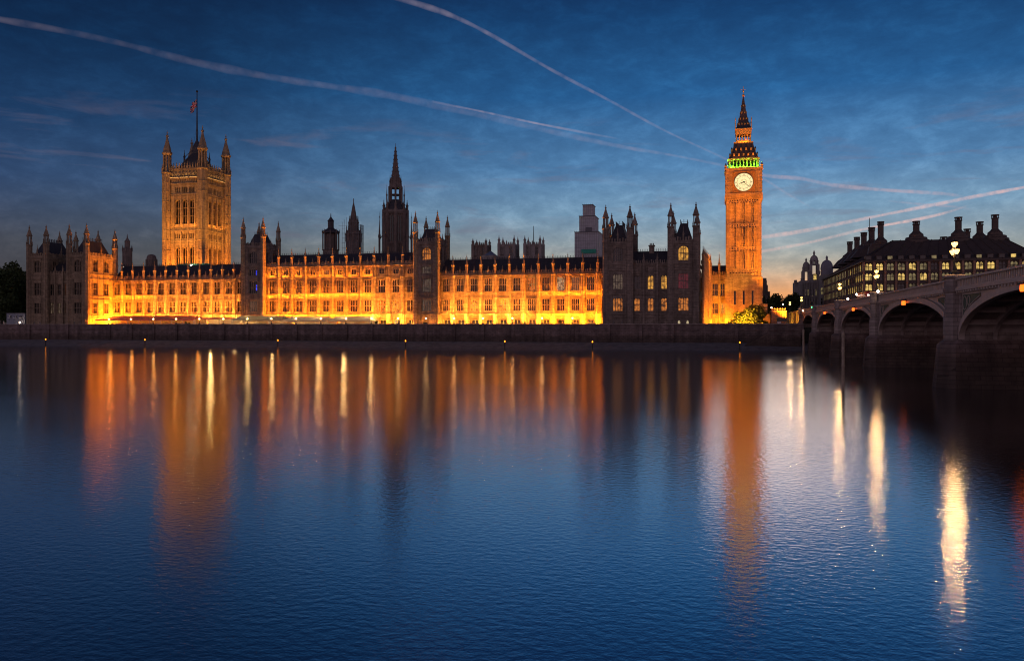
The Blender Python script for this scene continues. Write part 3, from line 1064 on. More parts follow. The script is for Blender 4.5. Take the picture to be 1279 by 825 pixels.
# side wing running back from the pavilion to the clock tower's foot
root = thing('palace_wing', 'orange lit palace side wing between the dark pavilion and the clock tower', 'palace wing', (-3, 300, TF))
ang = math.degrees(math.atan2(325 - 281, 2.0))
b = MB()
M1 = frame(-6.0, 281.2, ang)
rows = [(11.6, 4.0), (18.4, 4.6)]
cols1 = [3 + 4.9 * k for k in range(9)]
side_wall(b, M1, 44, TF, 27.5, cols1, rows, 2.0, (10.6, 16.6, 18.0, 24.0, 27.0))
b.M = M1
for k in range(9):
    b.lathe(0.6 + 4.9 * k, -0.4, [(0.5, TF), (0.5, 28.0)], 8)
    pinnacle(b, 0.6 + 4.9 * k, -0.4, 27.8, 33.5, 0.42)
merlons(b, 0.3, 43.6, 27.5, 1.2, 0.8)
M2 = frame(-4.0, 325)
side_wall(b, M2, 7.2, TF, 26.3, [2.0, 5.0], [(11.6, 4.0), (18.4, 4.6)], 1.9, (10.6, 16.6, 18.0, 24.0, 25.9))
b.M = M2
merlons(b, 0.3, 6.9, 26.3, 1.3, 0.8)
for u in (3.5, 0.4):
    b.lathe(u, -0.4, [(0.45, TF), (0.45, 26.8)], 8)
    pinnacle(b, u, -0.4, 26.6, 34.5, 0.42)
b.M = None
obj('wall', b, STONE, root)
b = MB()
b.face([(-6.5, 285, 27.4), (-5, 324, 27.4), (-11, 324, 31.5), (-12, 285, 31.5)])
b.face([(-4.2, 325.8, 26.2), (4, 325.8, 26.2), (4, 331, 30.2), (-9, 331, 30.2)])
b.box(-30, -7, 284, 330, TF, 27)
obj('roof', b, SLATE, root)
for c in cols1[:-1]:
    for z, h in rows:
        add_window(root, M1 @ Matrix.Translation((c, 0, z)), 2.0, h, 2, 1)
for i, c in enumerate((2.0, 5.0)):
    for j, (z, h) in enumerate(rows):
        add_window(root, M2 @ Matrix.Translation((c, 0, z)), 1.9, h, 2, 1, False, E_WARM if (i, j) == (1, 0) else None)
for yy in (284, 296, 310):
    lamp('floodlight', 'AREA', (-0.5, yy, TF + 0.4), 5200, SODIUM, (-5.5, yy + 1, 17), 8, 0.3, parent=root)
lamp('floodlight', 'AREA', (0, 319, TF + 0.4), 5600, SODIUM, (0, 325, 15), 6, 0.3, parent=root)

# ------------------------------------------------------------------ clock tower
YT = 322.0
zt = lambda py: PZ(928, py, YT)
cx0, cx1 = PX(908.4, YT), PX(949.6, YT)
cw = cx1 - cx0
ccx, ccy = (cx0 + cx1) / 2, YT + cw / 2
root = thing('clock_tower', 'tall orange floodlit gothic clock tower with a glowing white dial', 'clock tower', (ccx, YT, TF))
b = MB()
belts = [(283, 279.6), (312, 309), (339.8, 338), (348, 346.5), (252, 249)]


def sq(b, hw, z0, z1, m=0):
    b.box(ccx - hw, ccx + hw, ccy - hw, ccy + hw, z0, z1, m)


hw = cw / 2
sq(b, hw + 0.55, TF, zt(347))                                    # base
sq(b, hw - 0.1, zt(347.5), zt(250))                              # shaft
for lo, hi in belts:
    sq(b, hw + (0.75 if lo > 340 else 0.22), zt(lo), zt(hi) + 0.25)
for deg in (0, 90, -90, 180):
    b.M = Matrix.Translation((ccx, ccy, 0)) @ Matrix.Rotation(R(deg), 4, 'Z')
    f = -(hw - 0.1)
    for s in (-1, 1):                                            # corner piers
        b.box(s * hw - 0.75 * (s > 0), s * hw + 0.75 * (s < 0), f - 0.42, f + 0.2, zt(346), zt(250))
        b.box(s * (hw + 0.5) - 0.9 * (s > 0), s * (hw + 0.5) + 0.9 * (s < 0), f - 1.0, f + 0.2, TF, zt(348.2))
    for k in range(10):                                          # tall blind tracery
        u = -hw + 1.15 + k * (cw - 2.3) / 9
        wd = 0.26 if k in (0, 3, 6, 9) else 0.13
        b.box(u - wd, u + wd, f - (0.6 if k in (0, 3, 6, 9) else 0.36), f + 0.1, zt(337.5), zt(251))
        b.box(u - wd, u + wd, f - 0.85, f + 0.1, TF + 2, zt(349.5))
    for i in range(3):                                           # shade of deep recesses laid on as dark strips, in three columns
        uc = -hw + 1.15 + (i * 3 + 1.5) * (cw - 2.3) / 9
        for z in range(9):
            zz = zt(336) + z * (zt(252) - zt(336)) / 9 + 0.35
            for q in (-0.42, 0.42):
                b.box(uc + q - 0.2, uc + q + 0.2, f - 0.03, f + 0.1, zz, zz + 3.0, 1)
            b.box(uc - 0.1, uc + 0.1, f - 0.16, f + 0.1, zz - 0.3, zz + 3.6)
            b.box(uc - 0.75, uc + 0.75, f - 0.22, f + 0.1, zz + 3.1, zz + 3.26)
        b.box(uc - 0.34, uc + 0.34, f - 0.68, f + 0.1, zt(380), zt(363), 1)
    for lo, hi in belts:                                         # dark lines of shadow and little openings along the belts
        if lo < 340:
            b.box(-hw + 0.5, hw - 0.5, f - 0.325, f - 0.2, zt(lo) - 0.35, zt(lo) - 0.02, 1)
            for k in range(12):
                u = -hw + 1.0 + k * (cw - 2.0) / 11
                b.box(u - 0.2, u + 0.2, f - 0.35, f - 0.2, zt(lo) + 0.25, zt(hi) - 0.1, 1)
    for j, (lo, hi) in enumerate(((347, 340),)):
        for k in range(11):
            u = -hw + 0.6 + k * (cw - 1.2) / 10
            b.box(u - 0.28, u + 0.28, f - 0.5, f + 0.1, zt(346), zt(340.5))
b.M = None
obj('shaft', b, [STONE, GLASS], root)
# clock stage
b = MB()
hs = (PX(951.6, YT) - PX(906.2, YT)) / 2
sq(b, hw + 0.15, zt(250), zt(246))
sq(b, hw + 0.5, zt(246), zt(242.5))
sq(b, hs - 0.25, zt(242.6), zt(211.5))
sq(b, hs + 0.35, zt(211.6), zt(209.6))
sq(b, hs + 0.2, zt(243.2), zt(241.4))
for deg in (0, 90, -90, 180):
    b.M = Matrix.Translation((ccx, ccy, 0)) @ Matrix.Rotation(R(deg), 4, 'Z')
    f = -(hs - 0.25)
    for s in (-1, 1):
        b.box(s * hs - 1.5 * (s > 0), s * hs + 1.5 * (s < 0), f - 0.28, f + 0.2, zt(241.3), zt(211.7))
        for q in range(6):
            z0 = zt(240) + q * (zt(213) - zt(240)) / 6
            b.box(s * (hs - 0.75) - 0.4, s * (hs - 0.75) + 0.4, f - 0.4, f - 0.2, z0 + 0.3, z0 + 1.1)
    for k in range(13):
        u = -hs + 0.6 + k * (2 * hs - 1.2) / 12
        b.box(u - 0.2, u + 0.2, -(hw + 0.9), -hw, zt(249.5), zt(243.3))
    for s in (-1, 1):
        pinnacle(b, s * (hs + 0.05), f - 0.1, zt(210), zt(203), 0.4)
b.M = None
obj('clock_stage', b, STONE, root)
# dials: a gilt surround, opal glass, numerals and hands
zc_ = zt(227.8)
rd = 11.4 * depth(928, YT) / FOC
for deg in (0, -90):
    M = Matrix.Translation((ccx, ccy, 0)) @ Matrix.Rotation(R(deg), 4, 'Z') @ Matrix.Translation((0, -hs + 0.25, zc_)) @ Matrix.Rotation(PI / 2, 4, 'X')
    # in this frame x is right, y is up, z points out of the face
    b = MB()
    b.M = M
    hb = rd * 1.16
    b.box(-hb, hb, -hb, hb, 0.0, 0.12)
    for s in (-1, 1):
        b.box(s * hb - 0.15, s * hb + 0.15, -hb - 0.15, hb + 0.15, 0.02, 0.3)
        b.box(-hb + 0.16, hb - 0.16, s * hb - 0.15, s * hb + 0.15, 0.02, 0.3)
        for s2 in (-1, 1):
            b.lathe(s * hb * 0.86, s2 * hb * 0.86, [(0.35, 0.1), (0.2, 0.26)], 6)
    obj('dial_surround', b, DIALGOLD, root)
    b = MB()
    b.M = M
    b.lathe(0, 0, [(rd, 0.13), (rd, 0.2)], 48)
    dial = obj('clock_dial', b, E_DIAL, root)
    b = MB()
    b.M = M
    for r0 in (rd * 1.0, rd * 0.7, rd * 0.3):
        for k in range(48):
            a0, a1 = 2 * PI * k / 48, 2 * PI * (k + 1) / 48
            b.bar((r0 * math.cos(a0), r0 * math.sin(a0), 0.23), (r0 * math.cos(a1), r0 * math.sin(a1), 0.23), 0.08 if r0 < rd * 0.9 else 0.16)
    for k in range(60):
        a0 = 2 * PI * k / 60
        b.bar((rd * 0.93 * math.cos(a0), rd * 0.93 * math.sin(a0), 0.23), (rd * 0.97 * math.cos(a0), rd * 0.97 * math.sin(a0), 0.23), 0.04)
    for k in range(12):
        a0 = 2 * PI * (k + 0.5) / 12
        b.bar((rd * 0.3 * math.cos(a0), rd * 0.3 * math.sin(a0), 0.22), (rd * 0.7 * math.cos(a0), rd * 0.7 * math.sin(a0), 0.22), 0.025)
    obj('minute_ring', b, DIALBLACK, dial)
    NUM = ['XII', 'I', 'II', 'III', 'IIII', 'V', 'VI', 'VII', 'VIII', 'IX', 'X', 'XI']
    for k, txt in enumerate(NUM):
        b = MB()
        b.M = M @ Matrix.Rotation(-2 * PI * k / 12, 4, 'Z') @ Matrix.Translation((0, rd * 0.82, 0.24))
        wd = {'I': 0.16, 'V': 0.32, 'X': 0.34}
        x = -sum(wd[c] for c in txt) / 2
        hh = rd * 0.085
        for c in txt:
            if c == 'I':
                b.bar((x + 0.08, -hh, 0), (x + 0.08, hh, 0), 0.075)
            elif c == 'V':
                b.bar((x + 0.03, hh, 0), (x + 0.16, -hh, 0), 0.075)
                b.bar((x + 0.29, hh, 0.01), (x + 0.16, -hh, 0.01), 0.03)
            else:
                b.bar((x + 0.03, hh, 0), (x + 0.30, -hh, 0), 0.075)
                b.bar((x + 0.30, hh, 0.01), (x + 0.03, -hh, 0.01), 0.03)
            x += wd[c]
        obj('numeral', b, DIALBLACK, dial)
    for nm_, ang_, ln, wdt in (('hour_hand', 8 * 30 + 11, 0.5, 0.26), ('minute_hand', 22 * 6, 0.9, 0.17)):
        b = MB()
        b.M = M @ Matrix.Rotation(-R(ang_), 4, 'Z')
        zz = 0.3 if nm_ == 'hour_hand' else 0.38
        b.bar((0, -rd * 0.18, zz), (0, rd * ln * 0.75, zz), wdt)
        b.bar((0, rd * ln * 0.72, zz), (0, rd * ln, zz), wdt * 0.55)
        b.lathe(0, 0, [(0.26, zz - 0.05), (0.26, zz + 0.06)], 12)
        obj(nm_, b, DIALBLACK, dial)
# belfry lit green
b = MB()
hb = (PX(948, YT) - PX(910, YT)) / 2
z0, z1 = zt(209.6), zt(197.6)
sq(b, hb + 0.15, z0 - 0.05, z0 + 0.5)
sq(b, hb + 0.3, z1 - 0.35, z1 + 0.15)
sq(b, hb - 1.4, z0, z1, 1)
for deg in (0, 90, -90, 180):
    b.M = Matrix.Translation((ccx, ccy, 0)) @ Matrix.Rotation(R(deg), 4, 'Z')
    for k in range(9):
        u = -hb + 0.45 + k * (2 * hb - 0.9) / 8
        wd = 0.5 if k in (0, 8) else 0.24
        b.box(u - wd, u + wd, -hb + 0.02, -hb + 0.7, z0 + 0.4, z1 - 0.2)
        if k < 8:
            um = u + (2 * hb - 0.9) / 16
            for s in (-1, 1):
                b.face([(um + s * 0.55, -hb + 0.2, z1 - 0.3), (um + s * 0.55, -hb + 0.2, z1 - 1.1), (um, -hb + 0.2, z1 - 0.3)])
b.M = None
obj('belfry', b, [STONE, DIALBLACK], root)
for deg in (0, -90, 90):
    Mx = Matrix.Translation((ccx, ccy, 0)) @ Matrix.Rotation(R(deg), 4, 'Z')
    for u in (-3.4, 0, 3.4):
        p = Mx @ Vector((u, -hb + 1.15, z0 + 0.6))
        q = Mx @ Vector((u, -hb + 1.5, z1))
        lamp('belfry_light', 'AREA', p, 34, (0.07, 1.0, 0.10), q, 2.6, 0.3, parent=root)
        p = Mx @ Vector((u, -hb - 0.9, z0 + 0.1))
        q = Mx @ Vector((u, -hb + 0.1, z1 - 0.5))
        lamp('belfry_light', 'AREA', p, 420, (0.26, 1.0, 0.03), q, 3.0, 0.15, parent=root)
zb0 = zt(197.5)
zq = lambda py: PZ(928, py, ccy - max(0.0, (py - 120) / 78) * 5.2)
# roofs and lantern
b = MB()
s2 = math.sqrt(2)
h0 = (PX(946.5, YT) - PX(910.5, YT)) / 2
h1 = (PX(940, YT) - PX(917, YT)) / 2
b.lathe(ccx, ccy, [((h0 + 0.2) * s2, zb0), (h0 * s2 * 0.9, zq(193)), (h0 * s2 * 0.78, zq(187)), (h1 * s2 * 1.02, zq(178))], 4)
for deg in (0, 90, -90, 180):                                     # dormers in two tiers
    for row, (zz, rad, cnt) in enumerate(((zq(194.5), h0 * 0.93, 5), (zq(187.5), h0 * 0.8, 4))):
        b.M = Matrix.Translation((ccx, ccy, 0)) @ Matrix.Rotation(R(deg), 4, 'Z')
        for k in range(cnt):
            u = (k - (cnt - 1) / 2) * rad * 2 / (cnt + 0.6)
            b.box(u - 0.28, u + 0.28, -rad - 0.3, -rad + 0.6, zz, zz + 0.9, 1)
            b.lathe(u, -rad - 0.1, [(0.5, zz + 0.85), (0.05, zz + 1.7)], 4)
b.M = None
sq(b, h1 + 0.25, zq(178.3), zq(176.8), 1)
obj('roof', b, [SLATE, GOLD], root)
b = MB()
h2 = (PX(938.5, YT) - PX(919.2, YT)) / 2
sq(b, h2, zq(176.8), zq(174.5))
for deg in (0, 90, -90, 180):
    b.M = Matrix.Translation((ccx, ccy, 0)) @ Matrix.Rotation(R(deg), 4, 'Z')
    for k in range(6):
        u = -h2 + 0.3 + k * (2 * h2 - 0.6) / 5
        b.box(u - 0.18, u + 0.18, -h2 + 0.04, -h2 + 0.4, zq(174.6), zq(167))
b.M = None
sq(b, h2, zq(167.2), zq(161.5))
sq(b, h2 + 0.3, zq(161.6), zq(160.4))
for deg in (0, 90, -90, 180):
    b.M = Matrix.Translation((ccx, ccy, 0)) @ Matrix.Rotation(R(deg), 4, 'Z')
    for k in range(9):
        u = -h2 + 0.3 + k * (2 * h2 - 0.6) / 8
        b.box(u - 0.1, u + 0.1, -h2 - 0.15, -h2 + 0.1, zq(166.6), zq(162))
    b.lathe(-h2 - 0.1, -h2 - 0.1, [(0.14, zq(161)), (0.1, zq(151)), (0.25, zq(150.5)), (0.02, zq(147))], 6)
b.M = None
obj('lantern', b, GOLD, root)
b = MB()
pr = [(h2 * s2 * 1.02, zq(160.4)), (h2 * s2 * 0.86, zq(157)), (h2 * s2 * 0.62, zq(150)), (h2 * s2 * 0.38, zq(140)), (h2 * s2 * 0.22, zq(130)), (0.3, zq(121)), (0.22, zq(119.5))]
b.lathe(ccx, ccy, pr, 4)
for zz, rad, cnt in ((zq(155.5), h2 * 0.83, 4), (zq(149), h2 * 0.64, 3), (zq(141), h2 * 0.44, 2), (zq(133), h2 * 0.3, 1)):
    for deg in (0, 90, -90, 180):
        b.M = Matrix.Translation((ccx, ccy, 0)) @ Matrix.Rotation(R(deg), 4, 'Z')
        for k in range(cnt):
            u = (k - (cnt - 1) / 2) * rad * 2 / (cnt + 0.3)
            b.lathe(u, -rad + 0.1, [(0.26, zz), (0.22, zz + 0.4), (0.03, zz + 0.9)], 4, 1)
b.M = None
obj('spire', b, [SLATE, GOLD], root)
b = MB()
b.ball((ccx, ccy, zq(119.5)), 0.5)
b.lathe(ccx, ccy, [(0.14, zq(119.5)), (0.1, zq(108))], 6)
b.ball((ccx, ccy, zq(114)), 0.36)
b.bar((ccx - 0.9, ccy, zq(112)), (ccx + 0.9, ccy, zq(112)), 0.09)
b.bar((ccx, ccy - 0.9, zq(112)), (ccx, ccy + 0.9, zq(112)), 0.09)
obj('finial', b, GOLD, root)
for u in (-1, 1):                                                 # floodlights round the foot of the tower
    lamp('floodlight', 'SPOT', (ccx + u * 17, YT - 27, TF + 1), 210000, SODIUM, (ccx + u * 1, YT, 48), spot=72, radius=0.5, parent=root)
    lamp('floodlight', 'SPOT', (ccx + u * 6, YT - 16, TF + 1), 80000, SODIUM, (ccx + u * 2, YT, 68), spot=60, radius=0.5, parent=root)
lamp('floodlight', 'AREA', (ccx + 1, YT - 6, TF + 0.5), 2600, SODIUM, (ccx, YT, 22), 9, 0.4, parent=root)
lamp('floodlight', 'AREA', (ccx, YT - 1.9, zt(309)), 220, SODIUM, (ccx, YT, zt(290)), 5, 0.2, parent=root)
lamp('floodlight', 'SPOT', (ccx - 4, YT - 28, 30), 95000, SODIUM, (ccx, YT, zt(225)), spot=40, radius=0.4, parent=root)
lamp('floodlight', 'AREA', (ccx, YT + hw - h2 - 1.6, zq(176)), 110, AMBER, (ccx, ccy, zq(165)), 3.5, 0.15, parent=root)
for s in (-1, 1):
    lamp('floodlight', 'AREA', (ccx + s * 2.5, YT + hw - h0 - 0.9, zt(198) + 0.6), 40, AMBER, (ccx + s * 1.5, YT + 3, zt(185)), 3, 0.15, parent=root)

# ------------------------------------------------------------------ great square flag tower
YV = 390.0
zv = lambda py: PZ(250, py, YV)
vx1 = PX(253, YV)
vs = 21.5
vx0 = vx1 - vs
root = thing('flag_tower', 'great square gothic tower with four turrets and a flagpole, lit dim orange', 'tower', (vx0 + vs / 2, YV, TF))
b = MB()
faces = [(frame(vx0, YV), 0), (frame(vx1, YV, 90), 1), (frame(vx0, YV + vs, -90), 2), (frame(vx1, YV + vs, 180), 3)]
cols = [vs / 2 - 4.3, vs / 2, vs / 2 + 4.3]
big = (zv(279), zv(248.5) - zv(279))
low = (zv(331), zv(308) - zv(331))
for M, k in faces:
    b.M = M
    holes = [(c - 1.45, c + 1.45, z, z + h) for c in cols for z, h in (big, low)]
    for py0, py1 in ((239.5, 232.5), (297, 291)):
        for c in cols:
            for q in (-1, 0, 1):
                holes.append((c + q * 1.15 - 0.36, c + q * 1.15 + 0.36, zv(py0), zv(py1)))
    b.wall(0, vs, TF, zv(212), holes, 1.3)
    for py, h, pr_ in ((301, 0.5, 0.4), (288, 0.6, 0.5), (283, 0.5, 0.4), (242.5, 0.6, 0.5), (229, 0.6, 0.6), (222.5, 0.9, 0.9), (244.6, 0.3, 0.3), (304, 0.3, 0.3)):
        b.box(0.5, vs - 0.5, -pr_, 0.2, zv(py), zv(py) + h)
    for i in range(16):
        u = 2.6 + i * (vs - 5.2) / 15
        b.box(u - 0.14, u + 0.14, -0.3, 0.1, zv(228), zv(223))
        b.box(u - 0.16, u + 0.16, -0.3, 0.1, zv(220), zv(213))
        b.box(u - 0.12, u + 0.12, -0.25, 0.1, zv(287), zv(284))
    for c in (vs / 2 - 6.4, vs / 2 - 2.15, vs / 2 + 2.15, vs / 2 + 6.4):
        b.box(c - 0.4, c + 0.4, -0.45, 0.2, zv(330), zv(243))
    for c in cols:                                        # hood moulds over the great windows
        for z, h in (big, low):
            for s in (-1, 1):
                b.bar((c + s * 1.6, -0.25, z + h - 1.7), (c, -0.25, z + h + 0.5), 0.2)
    # shields
    for i in range(8):
        u = 3.2 + i * (vs - 6.4) / 7
        b.lathe(u, -0.15, [(0.1, zv(216) - .8), (0.5, zv(216)), (0.5, zv(216) + 0.6)], 6)
b.M = None
b.box(vx0 + 0.4, vx1 - 0.4, YV + 0.4, YV + vs - 0.4, zv(213), zv(211))
obj('wall', b, STONE, root)
for M, k in faces[:3]:
    for c in cols:
        add_window(root, M @ Matrix.Translation((c, 0, big[0])), 2.9, big[1], 1, 2, True, None, 1.3)
        add_window(root, M @ Matrix.Translation((c, 0, low[0])), 2.9, low[1], 1, 1, True, None, 1.3)
        for py0, py1 in ((239.5, 232.5), (297, 291)):
            for q in (-1, 0, 1):
                add_window(root, M @ Matrix.Translation((c + q * 1.15, 0, zv(py0))), 0.72, zv(py1) - zv(py0), 0, 0, False, None, 0.8)
b = MB()
for M, k in faces:
    b.M = M
    b.box(1.5, vs - 1.5, -0.35, 0.2, zv(212), zv(209))
    n = 11
    for i in range(n):
        u = 2.4 + i * (vs - 4.8) / (n - 1)
        b.box(u - 0.45, u + 0.45, -0.3, 0.15, zv(209.2), zv(205.5))
        pinnacle(b, u, -0.05, zv(206), zv(200.5), 0.24, 0, 4)
    for i in range(24):
        u = 2.4 + i * (vs - 4.8) / 23
        b.box(u - 0.12, u + 0.12, -0.5, -0.2, zv(212), zv(209))
b.M = None
obj('parapet', b, STONE, root)
for (x, y, top) in ((vx0, YV, 160.5), (vx1, YV, 156.8), (vx1, YV + vs, 156.5), (vx0, YV + vs, 159)):
    b = MB()
    turret(b, x, y, TF, zv(top), 2.35, 0, 3.0)
    zz = zv(top) - 22.8 - 7
    obj('turret', b, STONE, root)
zf = lambda py: PZ(250, py, YV + vs / 2)
b = MB()                                                          # iron lantern that carries the flagpole
vcx, vcy = vx0 + vs / 2, YV + vs / 2
b.lathe(vcx, vcy, [(vs * 0.62, zv(211)), (vs * 0.40, zv(203)), (vs * 0.3, zv(196)), (2.6, zv(186)), (2.4, zv(178)), (1.2, zv(172)), (0.4, zv(168))], 4)
for s in (-1, 1):
    for s_ in (-1, 1):
        pinnacle(b, vcx + s * 4.6, vcy + s_ * 4.6, zv(200), zv(182), 0.5)
        b.bar((vcx + s * 4.6, vcy + s_ * 4.6, zv(192)), (vcx, vcy, zv(176)), 0.3)
obj('roof', b, SLATE, root)
b = MB()
b.lathe(vcx, vcy, [(0.5, zf(175)), (0.3, zf(140)), (0.22, zf(114.5))], 8)
b.ball((vcx, vcy, zf(114)), 0.6)
for s in (-1, 1):
    b.bar((vcx + s * 3.5, vcy, zv(186)), (vcx, vcy, zv(150)), 0.06)
obj('flagpole', b, IRON, root)
for u in (3.5, 8.5, 13.5, 18):
    lamp('floodlight', 'AREA', (vx0 + u, YV - 9, 33), 5200, AMBER, (vx0 + u, YV, 62), 4, 0.5, parent=root)
for v in (4, 11, 18):
    lamp('floodlight', 'AREA', (vx1 + 9, YV + v, 33), 4600, AMBER, (vx1, YV + v, 60), 4, 0.5, parent=root)
for u in (2, 19):                                                 # long-throw floods on the palace roofs
    lamp('floodlight', 'SPOT', (vx0 + u, YV - 34, 36), 46000, (1.0, 0.42, 0.05), (vx0 + vs / 2, YV, 72), spot=62, radius=0.4, parent=root)
    lamp('floodlight', 'SPOT', (vx1 + 34, YV + u, 36), 42000, (1.0, 0.42, 0.05), (vx1, YV + vs / 2, 72), spot=62, radius=0.4, parent=root)
for M, k in faces[:2]:
    for u in (5, vs / 2, vs - 5):
        p = M @ Vector((u, 1.6, zv(210.5)))
        lamp('floodlight', 'AREA', M @ Vector((u, -1.1, zv(221))), 60, GOLDL, M @ Vector((u, 0, zv(206))), 5, 0.2, parent=root)
        lamp('floodlight', 'AREA', p, 170, GOLDL, M @ Vector((u, 4.5, zv(200))), 4, 0.3, parent=root)
        lamp('floodlight', 'AREA', M @ Vector((u, -1.4, zv(282.8))), 260, AMBER, M @ Vector((u, 0, zv(258))), 4, 0.2, parent=root)

# its flag, drooping from the pole
root = thing('flag', 'drooping red, white and blue union flag on the great square tower', 'flag', (vcx, vcy, zv(140)))
FS = {0: MB(), 1: MB(), 2: MB()}
nu, nv = 26, 14


def flagpt(i, j):
    s, q = i / nu, j / nv
    x = vcx - 0.35 - 4.0 * s * (1 - 0.25 * q)
    z = zf(123.5) - 4.4 * q - 3.6 * s ** 1.1
    y = vcy + 0.9 * math.sin(s * 9 + q * 2) * s
    return (x, y, z)


b = MB()
for i in range(nu):
    for j in range(nv):
        u, v = (i + 0.5) / nu - 0.5, (j + 0.5) / nv - 0.5
        a = min(abs(u * 1.0 - v), abs(u + v))
        if abs(v) < 0.1 or abs(u) < 0.06:
            m = 0
        elif abs(v) < 0.17 or abs(u) < 0.1:
            m = 2
        elif a < 0.05:
            m = 0
        elif a < 0.12:
            m = 2
        else:
            m = 1
        b.face([flagpt(i, j), flagpt(i + 1, j), flagpt(i + 1, j + 1), flagpt(i, j + 1)], m, True)
obj('cloth', b, [FLAGRED, FLAGBLUE, FLAGWHITE], root)

# ------------------------------------------------------------------ central octagonal spire
YC = 333.0
zz_ = lambda py: PZ(494, py, YC)
mpx = depth(494, YC) / FOC
xcn = PX(494, YC)
root = thing('spire_tower', 'tall dark octagonal spire rising behind the middle of the palace', 'tower', (xcn, YC, TF))
b = MB()
rb = 16.0 * mpx
b.lathe(xcn, YC, [(rb * 0.86, TF), (rb * 0.86, zz_(268))], 8)
for k in range(8):
    a = PI / 8 + k * PI / 4
    x, y = xcn + rb * 0.9 * math.cos(a), YC + rb * 0.9 * math.sin(a)
    b.lathe(x, y, [(0.75, TF), (0.75, zz_(262))], 8)
    pinnacle(b, x, y, zz_(264), zz_(249), 0.5)
    x, y = xcn + rb * 1.24 * math.cos(a), YC + rb * 1.24 * math.sin(a)
    pinnacle(b, x, y, zz_(322), zz_(265), 0.42)
    b.bar((x, y, zz_(300)), (xcn + rb * 0.85 * math.cos(a), YC + rb * 0.85 * math.sin(a), zz_(290)), 0.3)
    af = k * PI / 4
    for s in (-1, 0, 1):
        off = s * rb * 0.23
        x = xcn + rb * 0.82 * math.cos(af) - off * math.sin(af)
        y = YC + rb * 0.82 * math.sin(af) + off * math.cos(af)
        b.lathe(x, y, [(0.22, zz_(316)), (0.22, zz_(267))], 6)
b.lathe(xcn, YC, [(rb * 0.98, zz_(268)), (rb * 1.04, zz_(266)), (rb * 0.98, zz_(263)), (rb * 0.9, zz_(263))], 8)
b.lathe(xcn, YC, [(rb * 0.98, zz_(305)), (rb * 0.98, zz_(303))], 8)
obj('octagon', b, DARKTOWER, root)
wm = MB()
wm.face([(-1.0, 0, 0), (1.0, 0, 0), (1.0, 0, 10.5), (-1.0, 0, 10.5)], 1)
wm.box(-0.1, 0.1, -0.12, 0.05, 0, 10.5)
for z in (3.5, 7):
    wm.box(-1, 1, -0.08, 0.05, z - 0.1, z + 0.1)
me = wm.mesh('window', [DARKTOWER, pmat('greenish_glass', (0.02, 0.05, 0.04), 0.2, spec=0.5)])
for k in range(8):
    af = k * PI / 4
    for s in (-1, 1):
        Mw = Matrix.Translation((xcn, YC, zz_(302))) @ Matrix.Rotation(af + PI / 2, 4, 'Z') @ Matrix.Translation((s * rb * 0.115 * 1.3, -rb * 0.86 * math.cos(PI / 8) - 0.03, 0))
        put('window', me, root, Mw)
b = MB()
rl = 8.4 * mpx
b.lathe(xcn, YC, [(rb * 0.86, zz_(263)), (rb * 0.78, zz_(259)), (rb * 0.6, zz_(254)), (rl * 1.02, zz_(251)), (rl * 0.98, zz_(250))], 8)
obj('roof', b, SLATE, root)
b = MB()
for k in range(8):
    a = PI / 8 + k * PI / 4
    x, y = xcn + rl * 0.92 * math.cos(a), YC + rl * 0.92 * math.sin(a)
    b.lathe(x, y, [(0.42, zz_(252)), (0.42, zz_(233))], 6)
    pinnacle(b, xcn + rl * 1.28 * math.cos(a), YC + rl * 1.28 * math.sin(a), zz_(256), zz_(230), 0.26)
    pinnacle(b, xcn + rl * 0.8 * math.cos(a), YC + rl * 0.8 * math.sin(a), zz_(234), zz_(218), 0.32)
b.lathe(xcn, YC, [(rl * 0.97, zz_(235.5)), (rl * 1.0, zz_(234)), (rl * 0.8, zz_(229)), (rl * 0.72, zz_(222)), (5 * mpx, zz_(221))], 8)
b.lathe(xcn, YC, [(rl * 0.97, zz_(244)), (rl * 0.97, zz_(243))], 8)
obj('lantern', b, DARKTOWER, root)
b = MB()
b.lathe(xcn, YC, [(5.0 * mpx, zz_(222)), (3.3 * mpx, zz_(208)), (1.7 * mpx, zz_(193)), (0.9 * mpx, zz_(186)), (1.3 * mpx, zz_(185)), (0.3 * mpx, zz_(183)), (0.2 * mpx, zz_(179))], 8)
for k in range(8):
    a = PI / 8 + k * PI / 4
    for q in range(7):
        r_ = (5.0 - 0.57 * q) * mpx
        z = zz_(220 - q * 5)
        b.lathe(xcn + r_ * math.cos(a), YC + r_ * math.sin(a), [(0.08, z), (0.13, z + 0.25), (0.03, z + 0.6)], 4)
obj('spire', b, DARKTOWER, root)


# ------------------------------------------------------------------ smaller towers on the skyline
def skyline(name, label, cat, px, Y, base_py=331):
    x = PX(px, Y)
    return thing(name, label, cat, (x, Y, TF)), x, depth(px, Y) / FOC, (lambda py: PZ(px, py, Y))


